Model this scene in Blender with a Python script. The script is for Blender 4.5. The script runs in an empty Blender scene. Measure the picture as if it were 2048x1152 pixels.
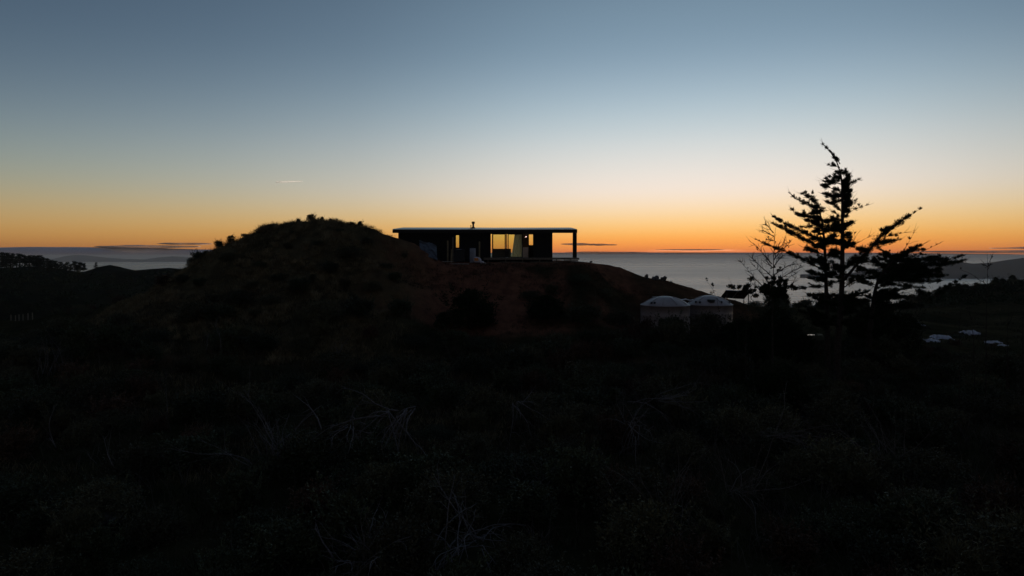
import bpy, bmesh, math, random
import numpy as np

# ------------------------------------------------------------------ camera, sky, sun, exposure
S = bpy.context.scene
C = S.collection
F = 1365.0            # focal length in photo pixels (24 mm on full frame)
HOR = 510.0           # row of the level horizon in the photo
SEA = -120.0
cam_d = bpy.data.cameras.new('camera')
cam = bpy.data.objects.new('camera', cam_d)
C.objects.link(cam)
cam_d.sensor_width = 36.0
cam_d.lens = 36.0 * F / 2048
cam_d.shift_y = -(576 - HOR) / 2048
cam_d.clip_start = 0.5
cam_d.clip_end = 300000
cam.rotation_euler = (math.pi / 2, 0, 0)
S.camera = cam
S.view_settings.view_transform = 'Standard'
S.view_settings.look = 'None'
S.view_settings.exposure = 0.0
S.view_settings.gamma = 1.0
S.cycles.use_denoising = True
S.cycles.max_bounces = 5
S.cycles.diffuse_bounces = 2
S.cycles.transparent_max_bounces = 12
S.cycles.volume_bounces = 1
S.cycles.sample_clamp_indirect = 4.0

SUN_AZ = 15.0         # degrees right of straight ahead
SUN_EL = -1.0


def lin(c):
    return tuple((v / 255 / 12.92) if v / 255 <= 0.04045 else ((v / 255 + 0.055) / 1.055) ** 2.4 for v in c)


def build_world():
    w = bpy.data.worlds.new('World')
    S.world = w
    w.use_nodes = True
    nt = w.node_tree
    N, L = nt.nodes, nt.links
    bg = N['Background']
    tc = N.new('ShaderNodeTexCoord')
    sep = N.new('ShaderNodeSeparateXYZ')
    L.new(tc.outputs['Generated'], sep.inputs[0])

    def m(op, a, b=None, clamp=False):
        n = N.new('ShaderNodeMath')
        n.operation = op
        n.use_clamp = clamp
        for i, v in enumerate((a, b)):
            if v is None:
                continue
            if isinstance(v, (int, float)):
                n.inputs[i].default_value = v
            else:
                L.new(v, n.inputs[i])
        return n.outputs[0]
    x, y, z = sep.outputs
    el = m('MULTIPLY', m('ARCSINE', z), 2 / math.pi)                 # elevation 0..1 over 90 degrees
    pos = m('POWER', m('MAXIMUM', el, 0.0), 0.5)
    hyp = m('MAXIMUM', m('SQRT', m('ADD', m('MULTIPLY', x, x), m('MULTIPLY', y, y))), 1e-4)
    a = math.radians(SUN_AZ)
    ca = m('DIVIDE', m('ADD', m('MULTIPLY', x, math.sin(a)), m('MULTIPLY', y, math.cos(a))), hyp)
    d = m('DIVIDE', m('ARCCOSINE', m('MINIMUM', m('MAXIMUM', ca, -1.0), 1.0)), math.pi)   # 0..1 away from the sun's azimuth

    def ramp(stops):
        r = N.new('ShaderNodeValToRGB')
        r.color_ramp.interpolation = 'B_SPLINE'
        e = r.color_ramp.elements
        while len(e) > 1:
            e.remove(e[-1])
        for i, (deg, c) in enumerate(stops):
            p = math.sqrt(max(deg, 0) / 90)
            q = e[0] if i == 0 else e.new(p)
            q.position = p
            q.color = (*lin(c), 1)
        L.new(pos, r.inputs[0])
        return r.outputs[0]
    zen = (56, 68, 88)
    sunward = ramp([(0, (196, 104, 66)), (.25, (220, 124, 72)), (.7, (242, 150, 76)), (1.3, (250, 170, 84)), (2.0, (251, 192, 110)),
                    (3.0, (250, 212, 152)), (4.2, (248, 226, 196)), (5.4, (244, 231, 219)), (7, (232, 228, 221)), (9, (211, 218, 219)),
                    (11, (186, 203, 211)), (13, (165, 187, 201)), (15.5, (138, 163, 182)), (18, (123, 149, 169)), (21, (112, 137, 157)),
                    (30, (88, 110, 131)), (50, (62, 80, 102)), (90, zen)])
    side = ramp([(0, (146, 98, 62)), (.7, (170, 118, 70)), (1.3, (184, 136, 78)), (2.2, (190, 151, 94)), (3.6, (178, 160, 120)),
                 (5.2, (155, 157, 138)), (7, (136, 149, 146)), (9.3, (114, 133, 143)), (12, (93, 114, 131)), (15, (77, 99, 119)),
                 (18, (69, 90, 111)), (21, (63, 83, 105)), (35, (53, 71, 94)), (90, zen)])
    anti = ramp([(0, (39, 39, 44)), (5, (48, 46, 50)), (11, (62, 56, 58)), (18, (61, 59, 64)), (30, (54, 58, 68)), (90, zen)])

    def curve(stops):
        r = N.new('ShaderNodeValToRGB')
        r.color_ramp.interpolation = 'B_SPLINE'
        e = r.color_ramp.elements
        while len(e) > 1:
            e.remove(e[-1])
        for i, (deg, v) in enumerate(stops):
            q = e[0] if i == 0 else e.new(deg / 180)
            q.position = deg / 180
            q.color = (v, v, v, 1)
        L.new(d, r.inputs[0])
        return r.outputs[0]
    t1 = curve([(0, 1), (7, .97), (14, .84), (21, .6), (28, .39), (38, .19), (51, .03), (64, 0)])
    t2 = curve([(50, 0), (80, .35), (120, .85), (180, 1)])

    def mix(f, A, B):
        n = N.new('ShaderNodeMix')
        n.data_type = 'RGBA'
        L.new(f, n.inputs[0])
        L.new(A, n.inputs[6])
        L.new(B, n.inputs[7])
        return n.outputs[2]
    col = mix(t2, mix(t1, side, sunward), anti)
    # thin after-glow streaks low over the place where the sun went down
    mp = N.new('ShaderNodeCombineXYZ')
    L.new(m('MULTIPLY', d, 60.0), mp.inputs[0])
    L.new(m('MULTIPLY', el, 3200.0), mp.inputs[1])
    nz = N.new('ShaderNodeTexNoise')
    nz.inputs['Scale'].default_value = 1.0
    nz.inputs['Detail'].default_value = 3.0
    L.new(mp.outputs[0], nz.inputs['Vector'])
    streak = m('MULTIPLY', m('SUBTRACT', nz.outputs[0], 0.45), 5.0, True)
    band = m('MULTIPLY', m('SUBTRACT', 1.0, m('ABSOLUTE', m('MULTIPLY', m('SUBTRACT', el, 0.0040), 700.0)), True),
             m('SUBTRACT', 1.0, m('MULTIPLY', d, 32.0), True))
    ad = N.new('ShaderNodeMix')
    ad.data_type = 'RGBA'
    ad.blend_type = 'ADD'
    L.new(m('MULTIPLY', band, streak), ad.inputs[0])
    L.new(col, ad.inputs[6])
    ad.inputs[7].default_value = (1.4, 0.75, 0.5, 1)
    # the air above: physical sky with the sun just under the horizon
    sky = N.new('ShaderNodeTexSky')
    sky.sky_type = 'NISHITA'
    sky.sun_disc = False
    sky.sun_elevation = math.radians(SUN_EL)
    sky.sun_rotation = math.radians(SUN_AZ)
    sky.altitude = 150
    sc = N.new('ShaderNodeMix')
    sc.data_type = 'RGBA'
    sc.blend_type = 'ADD'
    sc.inputs[0].default_value = 0.03
    L.new(ad.outputs[2], sc.inputs[6])
    L.new(sky.outputs[0], sc.inputs[7])
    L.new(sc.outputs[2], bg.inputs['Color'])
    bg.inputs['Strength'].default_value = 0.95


build_world()
sun_d = bpy.data.lights.new('sun', 'SUN')
sun_d.energy = 4.0
sun_d.angle = math.radians(0.5)
sun_d.color = (1.0, 0.86, 0.66)
sun = bpy.data.objects.new('sun', sun_d)
C.objects.link(sun)
sun.rotation_euler = (math.pi / 2 - math.radians(SUN_EL), 0, math.pi - math.radians(SUN_AZ))

# ------------------------------------------------------------------ helpers
rnd = random.Random(7)
rng = np.random.default_rng(7)


def P(px, py, Y):
    """the place in the world, Y metres out, that the photo shows at this pixel"""
    return ((px - 1024) / F * Y, Y, (HOR - py) / F * Y)


def ZZ(py, Y):
    return (HOR - py) / F * Y


def XX(px, Y):
    return (px - 1024) / F * Y


def mesh_obj(name, v, faces, mat, parent=None, smooth=False):
    me = bpy.data.meshes.new(name)
    if isinstance(faces, np.ndarray):
        v = np.asarray(v, dtype=np.float32)
        k = faces.shape[1]
        me.vertices.add(len(v))
        me.vertices.foreach_set('co', v.ravel())
        me.loops.add(faces.size)
        me.loops.foreach_set('vertex_index', faces.astype(np.int32).ravel())
        me.polygons.add(len(faces))
        me.polygons.foreach_set('loop_start', np.arange(0, faces.size, k, dtype=np.int32))
        me.polygons.foreach_set('loop_total', np.full(len(faces), k, dtype=np.int32))
        me.update(calc_edges=True)
    else:
        me.from_pydata([tuple(p) for p in v], [], faces)
        me.update()
    if smooth:
        me.polygons.foreach_set('use_smooth', np.ones(len(me.polygons), dtype=bool))
    o = bpy.data.objects.new(name, me)
    C.objects.link(o)
    if mat:
        me.materials.append(mat)
    if parent:
        o.parent = parent
    return o


def empty(name, loc=(0, 0, 0), rz=0):
    o = bpy.data.objects.new(name, None)
    o.empty_display_size = 0.2
    C.objects.link(o)
    o.location = loc
    o.rotation_euler = (0, 0, rz)
    return o


def tag(o, label=None, cat=None, group=None, kind=None):
    if label:
        o['label'] = label
    if cat:
        o['category'] = cat
    if group:
        o['group'] = group
    if kind:
        o['kind'] = kind
    return o


def copy_tree(o, parent=None):
    c = o.copy()
    C.objects.link(c)
    c.parent = parent
    for ch in list(o.children):
        copy_tree(ch, c)
    return c


class MB:
    """collects boxes, tubes and lathes into one mesh"""

    def __init__(s):
        s.v = []
        s.f = []

    def box(s, x0, x1, y0, y1, z0, z1):
        b = len(s.v)
        s.v += [(x0, y0, z0), (x1, y0, z0), (x1, y1, z0), (x0, y1, z0), (x0, y0, z1), (x1, y0, z1), (x1, y1, z1), (x0, y1, z1)]
        s.f += [tuple(b + i for i in q) for q in ((3, 2, 1, 0), (4, 5, 6, 7), (0, 1, 5, 4), (1, 2, 6, 5), (2, 3, 7, 6), (3, 0, 4, 7))]
        return s

    def tube(s, pts, rad, n=6, cap=True):
        pts = [np.array(p, float) for p in pts]
        b = len(s.v)
        up = np.array((0.13, 0.31, 0.94))
        for i, p in enumerate(pts):
            t = pts[min(i + 1, len(pts) - 1)] - pts[max(i - 1, 0)]
            t /= np.linalg.norm(t) + 1e-9
            a = np.cross(t, up)
            if np.linalg.norm(a) < 0.05:
                a = np.cross(t, (1, 0, 0))
            a /= np.linalg.norm(a)
            c = np.cross(t, a)
            r = rad[i] if hasattr(rad, '__len__') else rad
            for k in range(n):
                w = 2 * math.pi * k / n
                s.v.append(tuple(p + r * (math.cos(w) * a + math.sin(w) * c)))
        for i in range(len(pts) - 1):
            for k in range(n):
                k2 = (k + 1) % n
                s.f.append((b + i * n + k, b + i * n + k2, b + (i + 1) * n + k2, b + (i + 1) * n + k))
        if cap:
            s.f.append(tuple(b + k for k in reversed(range(n))))
            s.f.append(tuple(b + (len(pts) - 1) * n + k for k in range(n)))
        return s

    def lathe(s, prof, n=32, c=(0, 0)):
        b = len(s.v)
        for r, z in prof:
            for k in range(n):
                w = 2 * math.pi * k / n
                s.v.append((c[0] + r * math.cos(w), c[1] + r * math.sin(w), z))
        for i in range(len(prof) - 1):
            for k in range(n):
                k2 = (k + 1) % n
                s.f.append((b + i * n + k, b + i * n + k2, b + (i + 1) * n + k2, b + (i + 1) * n + k))
        s.f.append(tuple(b + k for k in reversed(range(n))))
        s.f.append(tuple(b + (len(prof) - 1) * n + k for k in range(n)))
        return s

    def build(s, name, mat, parent=None, smooth=False):
        return mesh_obj(name, s.v, s.f, mat, parent, smooth)


def box(name, mat, parent, *a, bevel=0.0):
    o = MB().box(*a).build(name, mat, parent)
    if bevel:
        md = o.modifiers.new('bevel', 'BEVEL')
        md.width = bevel
        md.segments = 2
    return o


# value noise
_perm = rng.random((256, 256))


def vnoise(x, y):
    x = np.asarray(x, float)
    y = np.asarray(y, float)
    xi = np.floor(x).astype(int)
    yi = np.floor(y).astype(int)
    fx = x - xi
    fy = y - yi
    fx = fx * fx * (3 - 2 * fx)
    fy = fy * fy * (3 - 2 * fy)
    g = lambda i, j: _perm[i % 256, j % 256]
    return (g(xi, yi) * (1 - fx) * (1 - fy) + g(xi + 1, yi) * fx * (1 - fy) + g(xi, yi + 1) * (1 - fx) * fy + g(xi + 1, yi + 1) * fx * fy) * 2 - 1


def fbm(x, y, o=4):
    s = 0
    a = 1.0
    for i in range(o):
        s = s + a * vnoise(x * 2 ** i + 17.3 * i, y * 2 ** i + 9.1 * i)
        a *= 0.5
    return s


# ------------------------------------------------------------------ materials
def mat(name, col, rough=0.8, spec=0.3, var=0.0, scale=3.0, col2=None, bump=0.0, metal=0.0, objvar=0.0, coord='Object'):
    m = bpy.data.materials.new(name)
    m.use_nodes = True
    N, L = m.node_tree.nodes, m.node_tree.links
    b = N['Principled BSDF']
    b.inputs['Roughness'].default_value = rough
    b.inputs['Specular IOR Level'].default_value = spec
    b.inputs['Metallic'].default_value = metal
    b.inputs['Base Color'].default_value = (*col, 1)
    if var or col2 or bump:
        tc = N.new('ShaderNodeTexCoord')
        nz = N.new('ShaderNodeTexNoise')
        nz.inputs['Scale'].default_value = scale
        nz.inputs['Detail'].default_value = 6
        L.new(tc.outputs[coord], nz.inputs['Vector'])
        r = N.new('ShaderNodeValToRGB')
        c2 = col2 or tuple(c * (1 + var) for c in col)
        c1 = col if col2 else tuple(c * (1 - var) for c in col)
        r.color_ramp.elements[0].position = 0.35
        r.color_ramp.elements[1].position = 0.65
        r.color_ramp.elements[0].color = (*c1, 1)
        r.color_ramp.elements[1].color = (*c2, 1)
        L.new(nz.outputs[0], r.inputs[0])
        out = r.outputs[0]
        if objvar:
            oi = N.new('ShaderNodeObjectInfo')
            hs = N.new('ShaderNodeHueSaturation')
            mr = N.new('ShaderNodeMapRange')
            mr.inputs[3].default_value = 1 - objvar
            mr.inputs[4].default_value = 1 + objvar
            L.new(oi.outputs['Random'], mr.inputs[0])
            L.new(mr.outputs[0], hs.inputs['Value'])
            L.new(out, hs.inputs['Color'])
            out = hs.outputs[0]
        L.new(out, b.inputs['Base Color'])
        if bump:
            bp = N.new('ShaderNodeBump')
            bp.inputs['Strength'].default_value = bump
            L.new(nz.outputs[0], bp.inputs['Height'])
            L.new(bp.outputs[0], b.inputs['Normal'])
    return m


M = {}
M['leaf_dark'] = mat('dark green leaf', (.042, .05, .022), .6, .25, .5, 6, objvar=.4)
M['leaf_olive'] = mat('olive leaf', (.072, .066, .032), .65, .25, .5, 6, objvar=.4)
M['leaf_red'] = mat('bronze leaf', (.075, .04, .022), .65, .2, .5, 6, objvar=.35)
M['conifer'] = mat('conifer foliage', (.02, .03, .014), .85, .03, .4, 4, objvar=.2)
M['bark'] = mat('bark', (.045, .036, .03), .95, .03, .4, 9, bump=.4)
M['dead_wood'] = mat('bleached dead wood', (.13, .12, .12), .85, .15, .3, 12, bump=.3)
M['dead_dark'] = mat('weathered twig', (.12, .1, .09), .85, .15, .3, 12)
M['grass'] = mat('dry grass blade', (.085, .066, .034), .7, .2, .5, 1.6, col2=(.27, .21, .11), coord='Object')
M['straw'] = mat('straw blade', (.16, .125, .065), .7, .2, .5, 1.1, col2=(.34, .27, .15))
M['rock'] = mat('grey rock', (.13, .12, .11), .85, .2, .35, 3, bump=.5)
M['cladding'] = mat('black stained cladding', (.012, .012, .013), .6, .25, .3, 5)
M['black_metal'] = mat('black metal', (.014, .014, .015), .4, .4, .2, 8)
M['roof'] = mat('grey steel roofing', (.15, .14, .13), .34, .5, .15, 1.5, metal=1.0)
M['timber'] = mat('weathered timber', (.2, .17, .13), .8, .2, .3, 9)
M['post_wood'] = mat('treated pine', (.3, .24, .14), .8, .2, .3, 9)
M['pale'] = mat('pale board', (.42, .4, .37), .7, .2, .15, 4)
M['white'] = mat('white panel', (.75, .74, .76), .5, .3, .05, 4)
M['floor'] = mat('interior floor', (.18, .12, .07), .5, .3, .2, 5)
M['lining'] = mat('plywood lining', (.3, .2, .11), .6, .3, .2, 3)
M['sofa'] = mat('green grey upholstery', (.055, .065, .05), .95, .1, .2, 9)
M['tank'] = mat('beige tank plastic', (.33, .27, .25), .42, .45, .22, .9)
M['tarp'] = mat('blue grey tarpaulin', (.07, .08, .1), .55, .35, .2, 2, bump=.3)
M['drum'] = mat('pale grey drum', (.33, .34, .38), .6, .3, .15, 3)
M['orange'] = mat('orange print', (.75, .26, .05), .6, .3, .2, 5)
M['sack'] = mat('white woven sack', (.62, .58, .6), .8, .2, .2, 6, bump=.3)
M['bin'] = mat('dark plastic', (.02, .022, .026), .5, .4, .2, 5)
M['solar'] = mat('solar cell glass', (.012, .014, .022), .25, .5, .2, 3)
M['alu'] = mat('aluminium frame', (.6, .6, .6), .35, .5, .05, 4, metal=1)
M['sheet'] = mat('wet pale plastic sheet', (.52, .54, .6), .22, .6, .15, 3)
M['paddock'] = mat('paddock', (.07, .06, .03), .9, .1)


def mat_terrain():
    m = bpy.data.materials.new('hill soil, clay and turf')
    m.use_nodes = True
    N, L = m.node_tree.nodes, m.node_tree.links
    b = N['Principled BSDF']
    b.inputs['Roughness'].default_value = 1.0
    b.inputs['Specular IOR Level'].default_value = 0.0
    at = N.new('ShaderNodeAttribute')
    at.attribute_name = 'cover'
    sp = N.new('ShaderNodeSeparateColor')
    L.new(at.outputs['Color'], sp.inputs[0])
    tc = N.new('ShaderNodeTexCoord')

    def noise(sc, c1, c2, lo=.35, hi=.65):
        n = N.new('ShaderNodeTexNoise')
        n.inputs['Scale'].default_value = sc
        n.inputs['Detail'].default_value = 8
        n.inputs['Roughness'].default_value = .65
        L.new(tc.outputs['Object'], n.inputs['Vector'])
        r = N.new('ShaderNodeValToRGB')
        r.color_ramp.elements[0].position = lo
        r.color_ramp.elements[1].position = hi
        r.color_ramp.elements[0].color = (*c1, 1)
        r.color_ramp.elements[1].color = (*c2, 1)
        L.new(n.outputs[0], r.inputs[0])
        return r.outputs[0], n.outputs[0]
    scrub, h1 = noise(.5, (.014, .016, .008), (.04, .036, .018))
    clay, h2 = noise(1.3, (.095, .043, .028), (.21, .092, .054))
    turf, h3 = noise(.9, (.05, .04, .022), (.12, .095, .05))

    def mix(f, A, B):
        n = N.new('ShaderNodeMix')
        n.data_type = 'RGBA'
        L.new(f, n.inputs[0])
        L.new(A, n.inputs[6])
        L.new(B, n.inputs[7])
        return n.outputs[2]
    bush, h4 = noise(.08, (.006, .008, .005), (.016, .018, .01))
    L.new(mix(sp.outputs[2], mix(sp.outputs[1], mix(sp.outputs[0], scrub, clay), turf), bush), b.inputs['Base Color'])
    bp = N.new('ShaderNodeBump')
    bp.inputs['Strength'].default_value = .6
    bp.inputs['Distance'].default_value = .3
    L.new(h2, bp.inputs['Height'])
    L.new(bp.outputs[0], b.inputs['Normal'])
    return m


def mat_sea():
    m = bpy.data.materials.new('evening sea')
    m.use_nodes = True
    N, L = m.node_tree.nodes, m.node_tree.links
    b = N['Principled BSDF']
    b.inputs['Base Color'].default_value = (.012, .02, .026, 1)
    b.inputs['Roughness'].default_value = .22
    b.inputs['IOR'].default_value = 1.33
    tc = N.new('ShaderNodeTexCoord')
    mp = N.new('ShaderNodeMapping')
    mp.inputs['Scale'].default_value = (.012, .03, 1)
    L.new(tc.outputs['Object'], mp.inputs[0])
    n = N.new('ShaderNodeTexNoise')
    n.inputs['Scale'].default_value = 1
    n.inputs['Detail'].default_value = 9
    n.inputs['Roughness'].default_value = .7
    L.new(mp.outputs[0], n.inputs['Vector'])
    bp = N.new('ShaderNodeBump')
    bp.inputs['Strength'].default_value = .6
    bp.inputs['Distance'].default_value = 3.0
    L.new(n.outputs[0], bp.inputs['Height'])
    L.new(bp.outputs[0], b.inputs['Normal'])
    # wind lanes: calmer and rougher water
    mp2 = N.new('ShaderNodeMapping')
    mp2.inputs['Scale'].default_value = (.00018, .0016, 1)
    L.new(tc.outputs['Object'], mp2.inputs[0])
    n2 = N.new('ShaderNodeTexNoise')
    n2.inputs['Detail'].default_value = 4
    n2.inputs['Scale'].default_value = 1
    L.new(mp2.outputs[0], n2.inputs['Vector'])
    mr = N.new('ShaderNodeMapRange')
    mr.inputs[1].default_value = .35
    mr.inputs[2].default_value = .65
    mr.inputs[3].default_value = .25
    mr.inputs[4].default_value = .32
    L.new(n2.outputs[0], mr.inputs[0])
    L.new(mr.outputs[0], b.inputs['Roughness'])
    return m


def mat_glass(name, tint, fac):
    m = bpy.data.materials.new(name)
    m.use_nodes = True
    N, L = m.node_tree.nodes, m.node_tree.links
    N.remove(N['Principled BSDF'])
    t = N.new('ShaderNodeBsdfTransparent')
    t.inputs[0].default_value = (*tint, 1)
    g = N.new('ShaderNodeBsdfGlossy')
    g.inputs['Roughness'].default_value = .02
    x = N.new('ShaderNodeMixShader')
    x.inputs[0].default_value = fac
    L.new(t.outputs[0], x.inputs[1])
    L.new(g.outputs[0], x.inputs[2])
    L.new(x.outputs[0], N['Material Output'].inputs[0])
    return m


def mat_translucent(name, col, fac, alpha=None):
    m = bpy.data.materials.new(name)
    m.use_nodes = True
    N, L = m.node_tree.nodes, m.node_tree.links
    N.remove(N['Principled BSDF'])
    d = N.new('ShaderNodeBsdfDiffuse')
    d.inputs[0].default_value = (*col, 1)
    t = N.new('ShaderNodeBsdfTranslucent')
    t.inputs[0].default_value = (*col, 1)
    x = N.new('ShaderNodeMixShader')
    x.inputs[0].default_value = fac
    L.new(d.outputs[0], x.inputs[1])
    L.new(t.outputs[0], x.inputs[2])
    out = x.outputs[0]
    if alpha:
        sc, lo, hi, a0, a1 = alpha
        tc = N.new('ShaderNodeTexCoord')
        mp = N.new('ShaderNodeMapping')
        mp.inputs['Scale'].default_value = sc
        L.new(tc.outputs['Object'], mp.inputs[0])
        n = N.new('ShaderNodeTexNoise')
        n.inputs['Scale'].default_value = 1
        n.inputs['Detail'].default_value = 6
        L.new(mp.outputs[0], n.inputs['Vector'])
        mr = N.new('ShaderNodeMapRange')
        for i, v in zip((1, 2, 3, 4), (lo, hi, a0, a1)):
            mr.inputs[i].default_value = v
        L.new(n.outputs[0], mr.inputs[0])
        tr = N.new('ShaderNodeBsdfTransparent')
        y = N.new('ShaderNodeMixShader')
        L.new(mr.outputs[0], y.inputs[0])
        L.new(tr.outputs[0], y.inputs[1])
        L.new(out, y.inputs[2])
        out = y.outputs[0]
    L.new(out, N['Material Output'].inputs[0])
    return m


M['terrain'] = mat_terrain()
M['sea'] = mat_sea()
M['glass'] = mat_glass('tinted window glass', (.93, .98, .9), .04)
M['curtain'] = mat_translucent('cream curtain cloth', (.97, .8, .6), .92)
M['cloud'] = mat_translucent('evening cloud', (.8, .76, .76), .06, ((.0005, .0005, .004), .3, .65, .3, .9))
M['bank_cloud'] = mat_translucent('dull cloud bank', (.8, .78, .8), .06, ((.0002, .0002, .003), .3, .65, .8, .97))
M['warm_cloud'] = mat_translucent('sunlit cloud bank', (.8, .72, .66), .22, ((.0004, .0004, .004), .3, .6, .8, .95))
M['contrail'] = mat_translucent('contrail ice', (.97, .97, .97), .8, ((.0006, .0006, .004), .25, .6, .4, .95))
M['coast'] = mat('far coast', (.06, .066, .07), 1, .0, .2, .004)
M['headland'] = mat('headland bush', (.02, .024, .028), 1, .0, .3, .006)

# ------------------------------------------------------------------ the terrain
CP = []          # control points x, y, z


def cp(px, py, Y):
    CP.append(P(px, py, Y))


def cz(x, y, z):
    CP.append((x, y, z))


for x in (-60, -35, -15, 0, 15, 35, 60):                # gully under the camera
    for y, z in ((-30, -9), (0, -8.9), (12, -8.6), (22, -8.2), (32, -7.8)):
        cz(x, y, z + .5 * math.sin(x * .11 + y * .07))
PAD = ZZ(525, 58)
for y in (58.2, 61, 64, 67, 70):                          # the levelled pad
    for x in (-9.9, -7, -4, -1, 2, 5):
        cz(x, y, PAD)
for x in (-5, -2, 1, 4, 6.5):
    cz(x, 57.0, PAD - .03)
    cz(x, 54.5, PAD - 1.6)
    cz(x, 51.5, PAD - 3.7)
    cz(x, 49, ZZ(660, 49))
    cz(x, 43, ZZ(725, 43))
for px, py in ((1167, 526), (1220, 531), (1240, 537), (1265, 548), (1290, 558), (1350, 567), (1420, 587), (1475, 603)):   # shoulder to the right
    cp(px, py, 60)
    cz(XX(px, 60), 66, ZZ(py, 60) - .7)
for px in (1240, 1290):
    cz(XX(px, 56), 56.5, ZZ(585, 56))
for px in (1290, 1340, 1400, 1450):                      # tank stand
    for y in (50, 53.5):
        cz(XX(px, 52), y, ZZ(664, 52))
cz(19, 56, ZZ(630, 56))
# earth mound on the left
MS = ((330, 570), (360, 551), (385, 533), (430, 503), (470, 481), (500, 469), (540, 458), (580, 451), (620, 446), (660, 448), (700, 451), (725, 455),
      (760, 463), (800, 475), (830, 487))
for px, py in MS:
    cp(px, py, 56)
    if px < 780:
        cz(XX(px, 56), 60, ZZ(py, 56) - .25)
        cz(XX(px, 56), 66, ZZ(py, 56) - 1.6)
    cz(XX(px, 56), 51.5, ZZ(py, 56) - .42 * (ZZ(py, 56) + 5.6) - .1)
    cz(XX(px, 56), 47, ZZ(py, 56) - .75 * (ZZ(py, 56) + 5.8) - .1)
for px, py, Y in ((848, 497, 56.0), (862, 510, 56.0), (878, 525, 56.4), (850, 548, 54.6), (800, 560, 53), (860, 575, 53), (760, 640, 49), (840, 640, 49),
                  (300, 690, 42), (420, 705, 42), (540, 712, 42), (660, 715, 42), (780, 712, 43)):
    cp(px, py, Y)
# left: the spur with the fence, then the valley and the far ridge
for px, py, Y in ((300, 588, 62), (230, 606, 68), (150, 622, 76), (70, 641, 90), (0, 649, 92), (-80, 655, 100), (0, 648, 80), (30, 646, 80), (65, 643, 80), (110, 635, 78), (0, 662, 68), (60, 660, 66), (100, 680, 55), (200, 680, 50), (0, 700, 58),
                  (0, 536, 375), (60, 536, 372), (105, 543, 372), (172, 546, 375), (-150, 535, 370), (182, 546, 405), (195, 537, 412), (205, 531, 416), (216, 528, 418), (228, 528, 418), (240, 532, 416), (252, 540, 412), (264, 547, 412), (264, 548, 430), (282, 547, 418), (300, 545, 418), (330, 541, 418), (380, 540, 418),
                  (300, 539, 430), (340, 536, 430), (380, 538, 430), (440, 541, 430), (600, 545, 430),
                  (0, 560, 300), (100, 566, 290), (200, 570, 300), (60, 590, 230), (180, 590, 240)):
    cp(px, py, Y)
for x, y, z in ((-80, 130, -30), (-60, 120, -26), (-40, 110, -20), (-100, 165, -34), (-70, 175, -34), (-40, 170, -36), (-30, 90, -9), (-170, 120, -20), (-250, 200, -30),
                (-300, 350, -12), (-200, 20, -14), (-150, 500, -70), (0, 500, -110), (-300, 520, -80),
                (0, 82, -4.5), (12, 82, -7), (-12, 82, -4), (0, 110, -16), (0, 170, -45), (0, 300, -100), (25, 110, -10), (40, 150, -20), (40, 220, -60),
                (200, 0, -12), (150, 60, -10), (300, 200, -16), (300, 350, -90), (120, 300, -90), (0, 700, -150), (-300, 800, -150), (300, 700, -150), (-600, 800, -150), (600, 700, -150),
                (-600, 300, -20), (600, 200, -30), (0, -200, -20), (300, -200, -20), (-300, -200, -25), (600, -200, -30), (-600, -200, -30)):
    cz(x, y, z)
# right: paddock and the bushy ridge
for px, py, Y in ((1600, 692, 46), (1750, 705, 46), (1900, 720, 46), (2040, 730, 46), (1600, 655, 62), (1750, 672, 62), (1900, 690, 62), (2040, 690, 64),
                  (1550, 617, 85), (1650, 620, 95), (1780, 640, 95), (1900, 650, 100), (2048, 645, 105), (1850, 622, 140), (1950, 612, 145), (2048, 608, 150),
                  (1830, 608, 170), (1890, 594, 182), (1950, 583, 190), (2000, 578, 195), (2060, 577, 198), (2200, 575, 200), (1700, 618, 130), (1600, 612, 120)):
    cp(px, py, Y)
for x, y, z in ((90, 260, -45), (160, 270, -45), (220, 270, -45)):
    cz(x, y, z)

CPa = np.array(CP)
_, keep = np.unique(np.round(CPa[:, :2] / 0.4).astype(int), axis=0, return_index=True)
CPa = CPa[np.sort(keep)]
KC = 1.6


def _phi(d2):
    return -np.sqrt(d2 + KC * KC)


_n = len(CPa)
_A = np.zeros((_n + 3, _n + 3))
_A[:_n, :_n] = _phi(((CPa[:, None, :2] - CPa[None, :, :2]) ** 2).sum(-1)) + np.eye(_n) * 0.12
_A[:_n, _n] = 1
_A[:_n, _n + 1:] = CPa[:, :2] / 100
_A[_n, :_n] = 1
_A[_n + 1:, :_n] = CPa[:, :2].T / 100
_w = np.linalg.solve(_A, np.concatenate([CPa[:, 2], np.zeros(3)]))


def in_pad(x, y):
    return np.clip(1 - np.maximum(np.maximum(-10.6 - x, x - 7) / 1.5, np.maximum(57 - y, y - 69) / 1.2), 0, 1)


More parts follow.
